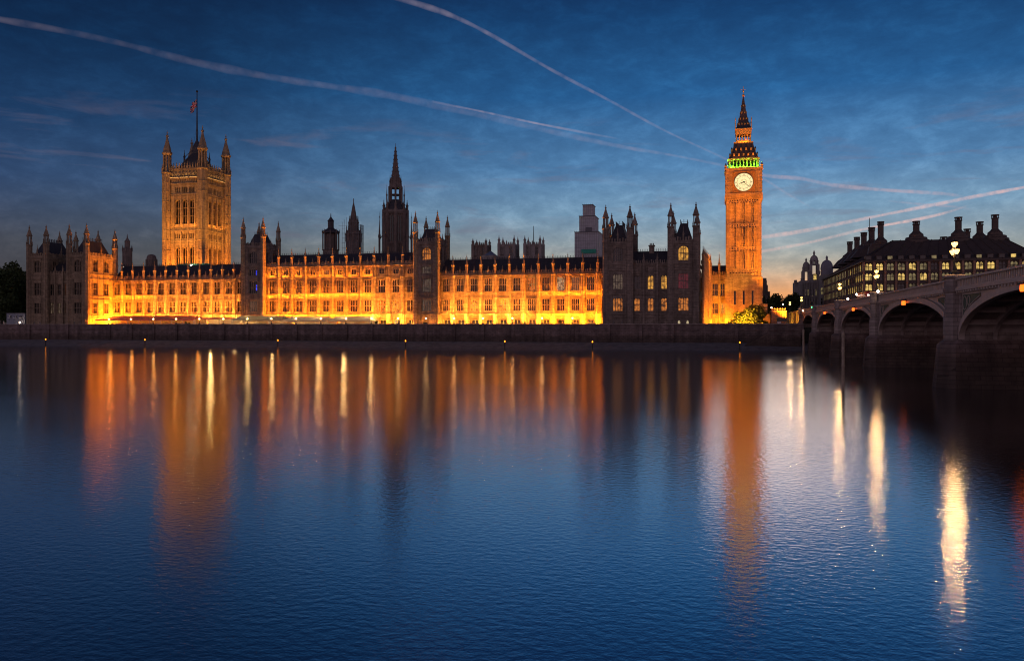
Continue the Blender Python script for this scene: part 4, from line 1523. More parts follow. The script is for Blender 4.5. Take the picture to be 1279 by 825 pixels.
root, x, mp_, z = skyline('lantern_tower', 'squat dark octagonal lantern tower with a pointed cap, left of the scaffolded spire', 'tower', 413.2, 330)
b = MB()
r_ = 10.2 * mp_
b.lathe(x, 330, [(r_ * 0.95, TF), (r_ * 0.95, z(313)), (r_ * 1.05, z(312)), (r_ * 0.7, z(311))], 8)
b.lathe(x, 330, [(r_ * 0.55, z(312)), (r_ * 0.55, z(292))], 8)
for k in range(8):
    a = PI / 8 + k * PI / 4
    b.lathe(x + r_ * 0.95 * math.cos(a), 330 + r_ * 0.95 * math.sin(a), [(0.3, z(313)), (0.3, z(290))], 6)
    pinnacle(b, x + r_ * 1.02 * math.cos(a), 330 + r_ * 1.02 * math.sin(a), z(291), z(286), 0.22)
obj('octagon', b, DARKTOWER, root)
b = MB()
b.lathe(x, 330, [(r_ * 1.05, z(291.5)), (r_ * 1.08, z(290)), (r_ * 0.85, z(287.5)), (r_ * 0.45, z(285.5)), (r_ * 0.36, z(284)), (r_ * 0.36, z(277)), (r_ * 0.42, z(276)), (r_ * 0.2, z(273)), (0.25, z(271)), (0.1, z(266.5))], 8)
obj('roof', b, SLATE, root)

root, x, mp_, z = skyline('lantern_tower', 'dark pointed ventilation tower wrapped in scaffolding poles', 'tower', 441.6, 330)
b = MB()
b.lathe(x, 330, [(9.5 * mp_, TF), (9.5 * mp_, z(302)), (8 * mp_, z(299)), (8 * mp_, z(288)), (5.9 * mp_, z(286)), (5.4 * mp_, z(276)), (3.9 * mp_, z(274.5)), (3.0 * mp_, z(266)), (1.6 * mp_, z(258)), (0.5 * mp_, z(253)), (0.15, z(248))], 8)
for k in range(8):
    a = PI / 8 + k * PI / 4
    pinnacle(b, x + 8.5 * mp_ * math.cos(a), 330 + 8.5 * mp_ * math.sin(a), z(302), z(282), 0.6)
    pinnacle(b, x + 5 * mp_ * math.cos(a), 330 + 5 * mp_ * math.sin(a), z(286), z(269), 0.5)
obj('spire', b, DARKTOWER, root)
b = MB()
for k in range(9):
    u = -11 + k * 2.75
    b.bar((x + u * mp_, 330 - 9.1 * mp_, z(316)), (x + u * mp_, 330 - 9.1 * mp_, z(278 - (k % 3) * 3)), 0.09)
    b.bar((x + 11.2 * mp_, 330 + u * .45 * mp_, z(316)), (x + 11.2 * mp_, 330 + u * .45 * mp_, z(281)), 0.09)
for py in (310, 304, 298, 292, 286, 282.5):
    e = 16 if py in (282.5,) else 11.5
    b.bar((x - e * mp_, 330 - 9.2 * mp_, z(py)), (x + e * mp_, 330 - 9.2 * mp_, z(py)), 0.09)
    b.bar((x + 11.3 * mp_, 330 - 9 * mp_, z(py)), (x + 11.3 * mp_, 330 + 4.5 * mp_, z(py)), 0.09)
obj('scaffolding', b, TUBE, root)

root, x, mp_, z = skyline('wrapped_tower', 'stepped tower wrapped in pale scaffold sheeting, near the dark pavilion', 'tower', 735.5, 420)
b = MB()
for (u0, u1, py0, py1, dd) in ((-14.5, 14.8, 335, 291.5, 8), (-9.6, 10, 292, 271.5, 6), (-6, 6.4, 272, 257.5, 4)):
    b.box(x + u0 * mp_, x + u1 * mp_, 420 - dd, 420 + dd, TF if py0 > 330 else z(py0), z(py1))
obj('sheeting', b, WRAP, root)
b = MB()
for (u0, u1, py0, py1, dd) in ((-14.5, 14.8, 332, 291.5, 8), (-9.6, 10, 292, 271.5, 6), (-6, 6.4, 272, 257, 4)):
    n = int((u1 - u0) / 2.2)
    for k in range(n + 1):
        u = u0 + (u1 - u0) * k / n
        b.bar((x + u * mp_, 420 - dd - 0.1, z(py0)), (x + u * mp_, 420 - dd - 0.1, z(py1) + 0.8), 0.07)
    py = py0
    while py > py1:
        b.bar((x + (u0 - .5) * mp_, 420 - dd - 0.12, z(py)), (x + (u1 + .5) * mp_, 420 - dd - 0.12, z(py)), 0.06)
        py -= 4.2
    b.box(x + (u0 - .6) * mp_, x + (u1 + .6) * mp_, 420 - dd - 0.5, 420 + dd + 0.5, z(py1) - 0.2, z(py1) + 0.1)
b.box(x - 1.5 * mp_, x + 6 * mp_, 420 - 6.6, 420 - 5, z(291), z(285.5))
obj('scaffolding', b, TUBE, root)
b = MB()
b.box(x - 6 * mp_, x + 12 * mp_, 420 - 8.8, 420 - 8.4, z(318), z(313))
obj('debris_net', b, NET, root)


def abbey_tower(px, w, top, body, label, mast=False, mat=PALE):
    Y = 480
    root, x, mp_, z = skyline('church_tower', label, 'church tower', px, Y)
    hw = w / 2 * mp_
    b = MB()
    b.box(x - hw, x + hw, Y, Y + 2 * hw, TF, z(body))
    for s in (-1, 1):
        for yy in (Y, Y + 2 * hw):
            b.box(x + s * hw - 0.8, x + s * hw + 0.8, yy - 0.8, yy + 0.8, TF, z(body - 1))
            pinnacle(b, x + s * hw, yy, z(body), z(top), 0.7)
        b.box(x + s * hw * 0.33 - 0.25, x + s * hw * 0.33 + 0.25, Y - 0.4, Y + .2, TF, z(body))
    pinnacle(b, x, Y, z(body), z(body - 5), 0.4)
    for py in (body + 1.5, body + 17):
        b.box(x - hw - 0.3, x + hw + 0.3, Y - 0.35, Y + 0.2, z(py), z(py) + 0.5)
    for k in range(7):
        u = -hw + (k + 0.5) * 2 * hw / 7
        b.box(x + u - 0.4, x + u + 0.4, Y - 0.2, Y + 0.2, z(body) - 0.05, z(body) + 1.1)
    obj('tower_body', b, mat, root)
    for s in (-1, 1):
        add_window(root, Matrix.Translation((x + s * hw * 0.5, Y - 0.62, z(body + 13))), 2.0, z(body + 3) - z(body + 13), 1, 1, True, stone=mat)
    if mast:
        b = MB()
        b.lathe(x - 0.3, Y + hw, [(0.28, z(body)), (0.15, z(281))], 6)
        obj('flagpole', b, IRON, root)


abbey_tower(598.8, 17, 297, 305.5, 'brown square church tower with four pinnacles beside the small blue roof', mat=STONE2)
abbey_tower(632.7, 19.5, 293.4, 304.5, 'pale square church tower with pinnacles, left one of the twin pair')
abbey_tower(665, 19.5, 293.4, 304.5, 'pale square church tower with a flagpole, right one of the twin pair', True)

root, x, mp_, z = skyline('church_roof', 'small pitched blue slate roof beside the brown church tower', 'roof', 613, 470)
b = MB()
b.box(x - 7 * mp_, x + 8 * mp_, 462, 478, TF, z(320))
obj('wall', b, PALE, root)
b = MB()
b.lathe(x, 470, [(8.5 * mp_ * 1.3, z(320)), (0.4, z(313.5))], 4)
obj('roof', b, BLUEROOF, root)

root, x, mp_, z = skyline('lantern_tower', 'slim dark lantern turret behind the far left end of the palace', 'tower', 159, 340)
b = MB()
b.lathe(x, 340, [(6 * mp_, TF), (6 * mp_, z(313)), (5 * mp_, z(311)), (3.4 * mp_, z(309)), (3.2 * mp_, z(302)), (3.7 * mp_, z(301.5)), (2.2 * mp_, z(299.5)), (0.8 * mp_, z(297)), (0.2 * mp_, z(292))], 8)
for k in range(8):
    a = PI / 8 + k * PI / 4
    pinnacle(b, x + 5.6 * mp_ * math.cos(a), 340 + 5.6 * mp_ * math.sin(a), z(314), z(306), 0.3)
for u in (-12, 1, 11):
    pinnacle(b, x + u * mp_, 332, z(345), z(320), 0.8)
obj('turret', b, DARKTOWER, root)

root, x, mp_, z = skyline('domed_building', 'distant dark rounded roof seen between the far pavilion and the flag tower', 'building', 189.3, 520)
b = MB()
b.lathe(x, 520, [(6.2 * mp_, TF), (6.2 * mp_, z(325)), (5.6 * mp_, z(321)), (4.2 * mp_, z(318.5)), (2 * mp_, z(317.8)), (1 * mp_, z(317.6))], 12)
for k in range(12):
    a = PI / 12 + k * PI / 6
    b.lathe(x + 6.2 * mp_ * math.cos(a), 520 + 6.2 * mp_ * math.sin(a), [(0.5, TF), (0.5, z(324))], 4)
obj('wall', b, DARKTOWER, root)

# ------------------------------------------------------------------ terrace marquees
def marquee(pa, pb_, top, canvas, label, glow_e, col=GOLDL, flat=False):
    Y0, Y1 = 266.0, 274.0
    xa, xb = PX(pa, Y0), PX(pb_, Y0)
    zt_ = PZ((pa + pb_) / 2, top, 270)
    ze = zt_ - (1.6 if not flat else 0.35)
    root = thing('marquee', label, 'marquee', ((xa + xb) / 2, Y0, TF), 'marquees along the palace terrace')
    b = MB()
    ym = (Y0 + Y1) / 2
    n = max(1, int((xb - xa) / 4.2))
    st = (xb - xa) / n
    for k in range(n):
        x0, x1 = xa + k * st, xa + (k + 1) * st
        xm = (x0 + x1) / 2
        i0 = 1.2 if k == 0 else 0
        i1 = 1.2 if k == n - 1 else 0
        b.face([(x0 + .03, Y0, ze), (x1 - .03, Y0, ze), (x1 - i1, ym, zt_ - .1), (xm, ym, zt_ - 0.25), (x0 + i0, ym, zt_ - .1)])
        b.face([(x0, Y1, ze), (x0 + i0, ym, zt_ - .1), (xm, ym, zt_ - 0.25), (x1 - i1, ym, zt_ - .1), (x1, Y1, ze)])
        b.box(x0 + 0.05, x1 - 0.05, Y0 - 0.04, Y0 + 0.02, ze - 0.45, ze + 0.02)
    b.face([(xa, Y0, ze), (xa + 1.2, ym, zt_ - .1), (xa, Y1, ze)])
    b.face([(xb, Y0, ze), (xb, Y1, ze), (xb - 1.2, ym, zt_ - .1)])
    obj('canopy', b, canvas, root)
    lm = MB()
    lm.box(-0.06, 0.06, -0.06, 0.06, 0, ze - TF)
    me = lm.mesh('post', [WHITE])
    for k in range(n + 1):
        for yy in (Y0 + 0.1, Y1 - 0.1):
            x = min(max(xa + k * st, xa + 0.1), xb - 0.1)
            put('post', me, root, Matrix.Translation((x, yy, TF)))
    b = MB()
    b.box(xa + 0.3, xb - 0.3, Y1 - 0.05, Y1, TF + 0.02, ze - 0.02)
    for k in range(n * 2):
        x = xa + (k + 0.5) * st / 2
        b.box(x - 0.5, x + 0.5, Y0 + 2 + (k % 3), Y0 + 2.9 + (k % 3), TF, TF + 0.75)
    obj('curtain', b, WHITEC, root)
    for k in range(0, n, 2):
        x = xa + (k + 0.75) * st
        lamp('marquee_light', 'POINT', (x, ym, ze - 0.5), glow_e * 6, col, radius=0.25, parent=root)
    return root


marquee(119, 242, 393.5, PINKC, 'long pink canvas marquee on the terrace, nearest the far pavilion', 25, AMBER)
marquee(243, 289, 396, PINKC, 'brightly lit low flat pink awning between the pink and the grey marquees', 170, GOLDL, True)
marquee(290, 352, 393.6, GREYC, 'grey-green canvas marquee on the terrace under the dark tower', 60)
marquee(353, 408, 394.6, WHITEC, 'white canvas marquee, middle one under the three-storey wing', 60)
marquee(410, 462, 394.2, WHITEC, 'white canvas marquee with a brightly lit end where the arcade begins', 90)

# ------------------------------------------------------------------ lamps along the terrace
src = None
for i, k in enumerate(LAMPX):
    lab = 'glowing globe lamp on the terrace parapet, %s from the far left end' % ORD[i]
    if src is None:
        src = thing('terrace_lamp', lab, 'lamp', (0, 0, 0), 'globe lamps along the palace terrace')
        b = MB()
        b.lathe(0, 0, [(0.3, 0), (0.26, 0.3), (0.12, 0.4), (0.07, 0.6), (0.06, 1.5), (0.16, 1.56), (0.1, 1.62)], 8)
        obj('post', b, IRON, src)
        b = MB()
        b.ball((0, 0, 1.82), 0.21)
        obj('globe', b, E_LAMP, src)
        o = src
    else:
        o = copy_tree(src)
        o['label'] = lab
    o.location = (PX(k, 262.5), 262.5, 7.72)

# navigation markers standing at the foot of the wall
src = None
marks = [57, 181, 347, 506.5, 630.5, 740, 924]
for i, k in enumerate(marks):
    lab = 'small amber marker light on a post in the water, %s from the trees' % ORD[i]
    if src is None:
        src = thing('marker_light', lab, 'marker light', (0, 0, 0), 'amber marker lights along the water edge')
        b = MB()
        b.lathe(0, 0, [(0.16, -1), (0.14, 2.0)], 8)
        b.box(-0.3, 0.3, -0.3, 0.3, 1.95, 2.05)
        obj('post', b, IRON, src)
        b = MB()
        b.lathe(0, 0, [(0.15, 2.05), (0.2, 2.2), (0.16, 2.45), (0.05, 2.55)], 8)
        obj('lantern', b, E_NAV, src)
        o = src
    else:
        o = copy_tree(src)
        o['label'] = lab
    o.location = (PX(k, 250.0), 250.0, 0)

# white floodlight and netting on the low wing's roof, with two small ones
for i, (px, py, rr, lab) in enumerate(((239, 331.5, 0.5, 'dazzling white floodlight on the roof below the great flag tower'),
                                       (154.5, 333.2, 0.14, 'tiny white roof light beside the slim dark lantern turret'),
                                       (194.5, 334.2, 0.16, 'tiny white roof light below the distant rounded roof'))):
    Y = 287.0
    x, z = PX(px, Y), PZ(px, py, Y)
    root = thing('roof_floodlight', lab, 'floodlight', (x, Y, 30.5), 'white lights on the palace roof')
    b = MB()
    b.bar((x, Y + 0.3, 30.4), (x, Y + 0.3, z), 0.1)
    b.box(x - rr, x + rr, Y + 0.12, Y + 0.5, z - rr * 0.8, z + rr * 0.8)
    obj('housing', b, IRON, root)
    b = MB()
    b.ball((x, Y, z), rr * 0.8)
    obj('lens', b, E_WLAMP, root)
    if i == 0:
        lamp('floodlight', 'POINT', (x + 0.2, Y + 1.3, z + 0.4), 260, (0.75, 1.0, 0.7), radius=0.3, parent=root)
root = thing('roof_scaffold', 'low green netted scaffold on the roof at the foot of the flag tower', 'scaffold', (PX(242, 290), 290, 30))
b = MB()
x0, x1 = PX(222, 290), PX(262, 290)
for k in range(13):
    x = x0 + (x1 - x0) * k / 12
    b.bar((x, 290, 28), (x, 290, PZ(240, 327.5, 290)), 0.06)
b.bar((x0, 290, PZ(240, 328, 290)), (x1, 290, PZ(240, 328, 290)), 0.06)
obj('scaffolding', b, TUBE, root)
b = MB()
b.box(x0, x1, 290.1, 290.2, 29, PZ(240, 329.5, 290))
obj('debris_net', b, NET, root)

# ------------------------------------------------------------------ bridge
BX0, BX1 = 26.0, 52.0
PIERS = [291.0, 248.0, 199.6, 154.0, 104.8, 57.0, 9.0]
SPR, CRN, TOP = 5.5, 10.3, 11.0
root = thing('bridge', 'arched road bridge with granite piers and painted iron arches', 'bridge', (BX0, 150, 0))


def arch_z(y, ya, yb):
    q = (y - (ya + yb) / 2) / ((yb - ya) / 2)
    return SPR + (CRN - SPR) * math.sqrt(max(0, 1 - q * q))


for i in range(len(PIERS) - 1):
    yb, ya = PIERS[i] - 1.65, PIERS[i + 1] + 1.65
    K = 40
    ys = [(ya + yb) / 2 - (yb - ya) / 2 * math.cos(PI * k / K) for k in range(K + 1)]
    b = MB()
    for y0, y1 in zip(ys, ys[1:]):
        z0, z1 = arch_z(y0, ya, yb), arch_z(y1, ya, yb)
        for X_ in (BX0 + 0.25, BX1 - 0.25):
            b.face([(X_, y0, z0), (X_, y1, z1), (X_, y1, TOP), (X_, y0, TOP)], 0)
        b.face([(BX0, y0, z0 + 1.3), (BX1, y0, z0 + 1.3), (BX1, y1, z1 + 1.3), (BX0, y1, z1 + 1.3)] if False else
               [(BX0 + .25, y0, min(z0 + 0.8, 10.8)), (BX1 - .25, y0, min(z0 + 0.8, 10.8)), (BX1 - .25, y1, min(z1 + 0.8, 10.8)), (BX0 + .25, y1, min(z1 + 0.8, 10.8))], 1)
        # archivolt
        th = 0.75
        z0t, z1t = z0 + th, z1 + th
        for (xa, xb) in ((BX0 - 0.12, BX0 + 0.5), (BX1 - 0.5, BX1 + 0.12)):
            b.face([(xa, y0, z0), (xa, y1, z1), (xa, y1, z1t), (xa, y0, z0t)], 0)
            b.face([(xb, y0, z0), (xb, y1, z1), (xb, y1, z1t), (xb, y0, z0t)], 0)
            b.face([(xa, y0, z0), (xb, y0, z0), (xb, y1, z1), (xa, y1, z1)], 0)
            b.face([(xa, y0, z0t), (xa, y1, z1t), (xb, y1, z1t), (xb, y0, z0t)], 0)
    obj('arch', b, [BRIDGEP, RIBP], root)
    rb_ = MB()
    for y0, y1 in zip(ys, ys[1:]):
        z0, z1 = arch_z(y0, ya, yb), arch_z(y1, ya, yb)
        for xa in [BX0 + 3.4 + 3.6 * k for k in range(6)]:
            rb_.face([(xa, y0, z0), (xa + 0.4, y0, z0), (xa + 0.4, y1, z1), (xa, y1, z1)])
            rb_.face([(xa, y0, z0), (xa, y1, z1), (xa, y1, z1 + 0.8), (xa, y0, z0 + 0.8)])
            rb_.face([(xa + 0.4, y0, z0), (xa + 0.4, y1, z1), (xa + 0.4, y1, z1 + 0.8), (xa + 0.4, y0, z0 + 0.8)])
    for k in range(4, K - 3, 4):
        z = arch_z(ys[k], ya, yb)
        rb_.box(BX0 + 0.5, BX1 - 0.5, ys[k] - 0.12, ys[k] + 0.12, z + 0.15, z + 0.75)
    obj('arch_rib', rb_, RIBP, root)
    # pierced green spandrel panels
    for s in (0, 1):
        b = MB()
        yp = yb if s else ya
        sg = -1 if s else 1
        pts = []
        for k in range(12):
            y = yp + sg * (0.7 + k * 0.8)
            zl = arch_z(y, ya, yb) + 1.15
            if zl < TOP - 0.75:
                pts.append((y, zl))
        for (y0, z0), (y1, z1) in zip(pts, pts[1:]):
            b.face([(BX0 + 0.18, y0, z0), (BX0 + 0.18, y1, z1), (BX0 + 0.18, y1, TOP - 0.55), (BX0 + 0.18, y0, TOP - 0.55)])
            b.bar((BX0 + 0.12, y0, z0), (BX0 + 0.12, y1, z1), 0.09, 1)
        if pts:
            b.bar((BX0 + 0.12, pts[0][0], pts[0][1]), (BX0 + 0.12, pts[0][0], TOP - 0.5), 0.09, 1)
            b.bar((BX0 + 0.12, pts[0][0], TOP - 0.5), (BX0 + 0.12, pts[-1][0], TOP - 0.5), 0.09, 1)
            for (yc, rr) in ((pts[0][0] + sg * 0.95, 0.75), (pts[0][0] + sg * 2.4, 0.5)):
                zc = TOP - 0.7 - rr
                for k in range(12):
                    a0, a1 = 2 * PI * k / 12, 2 * PI * (k + 1) / 12
                    b.bar((BX0 + 0.1, yc + rr * math.cos(a0), zc + rr * math.sin(a0)), (BX0 + 0.1, yc + rr * math.cos(a1), zc + rr * math.sin(a1)), 0.07, 1)
        obj('spandrel_panel', b, [GREENP, BRIDGEP], root)
    # parapet of this span, with cornice and pierced trefoils
    y0, y1 = PIERS[i + 1] + 0.95, PIERS[i] - 0.95
    for X_, sg in ((BX0, 1), (BX1, -1)):
        b = MB()
        lo, hi = sorted((X_ - 0.35 * sg, X_ + 0.5 * sg))
        b.box(lo, hi, y0, y1, TOP - 0.05, TOP + 0.28)
        lo, hi = sorted((X_ - 0.15 * sg, X_ + 0.3 * sg))
        b.box(lo, hi, y0, y1, TOP + 0.25, TOP + 0.42)
        lo, hi = sorted((X_ - 0.3 * sg, X_ + 0.35 * sg))
        b.box(lo, hi, y0, y1, TOP + 1.18, TOP + 1.4)
        n = int((y1 - y0) / 0.62)
        st = (y1 - y0) / n
        lo, hi = sorted((X_ - 0.08 * sg, X_ + 0.14 * sg))
        for k in range(n):
            y = y0 + (k + 0.5) * st
            b.box(lo, hi, y - 0.17, y + 0.17, TOP + 0.4, TOP + 1.2)
        lo, hi = sorted((X_ + 0.02 * sg, X_ + 0.1 * sg))
        b.box(lo, hi, y0, y1, TOP + 0.4, TOP + 1.2)
        n = int((y1 - y0) / 0.9)
        for k in range(n):
            y = y0 + (k + 0.5) * (y1 - y0) / n
            lo, hi = sorted((X_ - 0.27 * sg, X_ + 0.1 * sg))
            b.box(lo, hi, y - 0.2, y + 0.2, TOP - 0.28, TOP - 0.02)
        obj('parapet', b, BRIDGEP, root)
for y in PIERS:
    b = MB()
    # battered base with pointed cutwaters
    def ring(hw_, x0, x1, nose, z):
        return [(x0, y - hw_, z), (x0 - nose, y - hw_ * 0.35, z), (x0 - nose, y + hw_ * 0.35, z), (x0, y + hw_, z),
                (x1, y + hw_, z), (x1 + nose, y + hw_ * 0.35, z), (x1 + nose, y - hw_ * 0.35, z), (x1, y - hw_, z)]
    rings = [ring(2.7, BX0 - 0.7, BX1 + 0.7, 1.7, -1.5), ring(2.2, BX0 - 0.5, BX1 + 0.5, 1.3, 4.9), ring(1.9, BX0 - 0.2, BX1 + 0.2, 1.0, 5.4)]
    for r0, r1 in zip(rings, rings[1:]):
        for k in range(8):
            b.face([r0[k], r0[(k + 1) % 8], r1[(k + 1) % 8], r1[k]], 1)
    b.face(rings[-1], 1)
    b.box(BX0 + 0.1, BX1 - 0.1, y - 1.6, y + 1.6, 5.3, TOP)
    for X_, sg in ((BX0, -1), (BX1, 1)):                     # octagonal columns up to the parapet
        b.lathe(X_ + sg * 0.1, y, [(1.2, 5.35), (1.2, 8.0), (1.12, 8.1), (1.12, 8.4), (1.0, 8.5), (1.0, TOP - 0.3), (1.2, TOP - 0.1), (1.25, TOP + 0.3), (1.08, TOP + 0.4), (1.08, TOP + 1.35),
                                   (1.3, TOP + 1.45), (1.3, TOP + 1.7), (0.95, TOP + 1.85)], 8)
    obj('pier', b, [GRANITE, WALLST], root)
b = MB()
b.box(BX0 + 0.55, BX1 - 0.55, -5, 293, TOP - 0.3, TOP + 0.05)
obj('deck', b, ASPHALT, root)
for xa, xb in ((BX0 + 0.55, BX0 + 4.0), (BX1 - 4.0, BX1 - 0.55)):
    b = MB()
    b.box(xa, xb, -5, 293, TOP, TOP + 0.2)
    obj('footway', b, PAVE, root)

# approach road behind the abutment, retained by a lit wall
b = MB()
b.box(BX0 + 0.6, BX1 - 0.6, 293, 420, TF - 0.1, TOP + 0.02)
b.face([(BX0 + .6, 420, TOP), (BX1 - .6, 420, TOP), (BX1 - .6, 700, TF), (BX0 + .6, 700, TF)])
tag(obj('road', b, ASPHALT), kind='structure')
root = thing('retaining_wall', 'yellow lit retaining wall of the bridge approach at the far bank', 'wall', (BX0, 320, TF))
b = MB()
b.box(BX0 - 0.2, BX0 + 0.55, 293, 360, TF - 5, TOP + 0.9)
for y in (297, 307, 317, 327, 337, 347, 357):
    b.box(BX0 - 0.5, BX0 + 0.3, y - 0.5, y + 0.5, TF - 5, TOP + 1.0)
obj('wall', b, STONE, root)
b = MB()
b.box(BX0 - 0.55, BX0 + 0.6, 293, 360, TOP + 0.9, TOP + 1.25)
obj('coping', b, GRANITE, root)
lamp('floodlight', 'AREA', (BX0 - 3, 300, TF + 0.4), 900, (1, 0.5, 0.05), (BX0, 306, 10), 2, 0.3, parent=root)
lamp('floodlight', 'AREA', (BX0 - 4, 325, TF + 0.4), 700, (1, 0.5, 0.05), (BX0, 328, 10), 8, 0.3, parent=root)


# lamp standards with three lanterns on the bridge piers
BSRC = None
lamps = [(1193.5, 104.8, 'nearest and brightest three-lantern lamp standard on a bridge pier'),
         (1099, 154.0, 'three-lantern lamp standard on the second bridge pier from the near end'),
         (1050, 199.6, 'three-lantern lamp standard on the third bridge pier from the near end'),
         (1001, 291.0, 'three-lantern lamp standard where the bridge meets the far bank'),
         (986.5, 345.0, 'farthest three-lantern lamp standard, above the yellow lit retaining wall')]
for i, (k, Y, lab) in enumerate(lamps):
    if BSRC is None:
        BSRC = thing('lamp_standard', lab, 'street lamp', (0, 0, 0), 'lamp standards on the bridge')
        b = MB()
        b.lathe(0, 0, [(0.5, 0), (0.45, 0.35), (0.22, 0.5), (0.16, 0.9), (0.11, 1.2), (0.09, 3.0), (0.16, 3.05), (0.07, 3.2)], 8)
        for s in (-1, 1):
            b.bar((0, 0, 2.0), (0, s * 0.6, 2.1), 0.06)
            b.bar((0, s * 0.6, 2.1), (0, s * 0.72, 2.35), 0.06)
            b.bar((0, 0, 1.6), (0, s * 0.5, 2.05), 0.04)
        obj('post', b, IRON, BSRC)
        for (yy, zz) in ((0, 3.2), (-0.72, 2.35), (0.72, 2.35)):
            b = MB()
            b.lathe(0, yy, [(0.14, zz), (0.33, zz + 0.34), (0.33, zz + 0.52)], 8, 0)
            ln = obj('lantern', b, E_BLAMP, BSRC)
            b = MB()
            b.lathe(0, yy, [(0.36, zz + 0.52), (0.24, zz + 0.66), (0.06, zz + 0.78), (0.04, zz + 0.95)], 8, 0)
            obj('cap', b, IRON, ln)
            lamp('mantle', 'POINT', (0, yy, zz + 0.3), 620 if yy == 0 else 300, (1.0, 0.52, 0.19), radius=0.11, parent=ln)
        o = BSRC
    else:
        o = copy_tree(BSRC)
        o['label'] = lab
    o.location = (BX0 - 0.1 if Y < 300 else BX0 + 0.4, Y, TOP + 1.8)

src = None
for i, (Y, lab) in enumerate(((130, 'pair of red lamps under the parapet of the bridge arch between the two brightest lamps'),
                              (80.9, 'pair of red lamps under the parapet of the nearest bridge arch'),
                              (176.8, 'red lamps over the crown of the third bridge arch from the near end'),
                              (223.8, 'red lamps over the crown of the small fourth bridge arch'))):
    if src is None:
        src = thing('signal_lamp', lab, 'signal lamp', (0, 0, 0), 'red signal lamps on the bridge arches')
        b = MB()
        b.box(-0.3, 0.3, -0.8, 0.8, 0.35, 0.5)
        b.bar((0, 0, 0.4), (0.4, 0, 0.7), 0.08)
        obj('bracket', b, IRON, src)
        for s in (-1, 1):
            b = MB()
            b.lathe(0, s * 0.45, [(0.16, -0.25), (0.2, 0.0), (0.16, 0.35)], 8)
            obj('lantern', b, E_REDL, src)
        o = src
    else:
        o = copy_tree(src)
        o['label'] = lab
    o.location = (BX0 - 0.55, Y, 10.25)

src = None
for i, (px, py, Y, lab) in enumerate(((1096.5, 363.8, 151, 'small white light on the pier below the second bridge lamp'),
                                      (1003, 388, 286, 'small white light where the bridge parapet meets the far bank'),
                                      (1059, 373, 190, 'small white light on the bridge parapet just past the third lamp'),
                                      (1070, 367.5, 178, 'small white light on the bridge behind the red cars'),
                                      (963.6, 384, 335, 'white street light low beside the dark trees on the far bank'),
                                      (978, 379.8, 380, 'white street light higher among the dark trees on the far bank'))):
    x, z = PX(px, Y), PZ(px, py, Y)
    gz = TF if Y > 300 else TOP
    root = thing('small_lamp', lab, 'lamp', (x, Y, gz), 'small white lamps by the bridge')
    b = MB()
    b.lathe(x, Y, [(0.08, gz), (0.05, z - 0.2)], 8)
    b.box(x - 0.12, x + 0.12, Y - 0.1, Y + 0.1, z - 0.26, z - 0.18)
    obj('post', b, IRON, root)
    b = MB()
    b.ball((x, Y, z), 0.2)
    obj('globe', b, E_PLAMP, root)

# traffic light
x, Y = PX(1014, 268), 268
z = PZ(1014, 383, Y)
root = thing('traffic_light', 'traffic light showing green at the far end of the bridge', 'traffic light', (x, Y, TOP))
b = MB()
b.lathe(x, Y, [(0.1, TOP), (0.07, z - 0.4)], 8)
b.box(x - 0.25, x + 0.25, Y - 0.1, Y + 0.2, z - 0.5, z + 1.5)
obj('housing', b, IRON, root)
for dz, mt in ((0, E_GREENL), (0.5, DIALBLACK), (1.0, DIALBLACK)):
    b = MB()
    b.ball((x, Y - 0.12, z), 0.2) if dz == 0 else b.ball((x, Y - 0.06, z + dz), 0.16)
    obj('signal_lens', b, mt, root)

# ------------------------------------------------------------------ vehicles on the bridge
CARS = {}


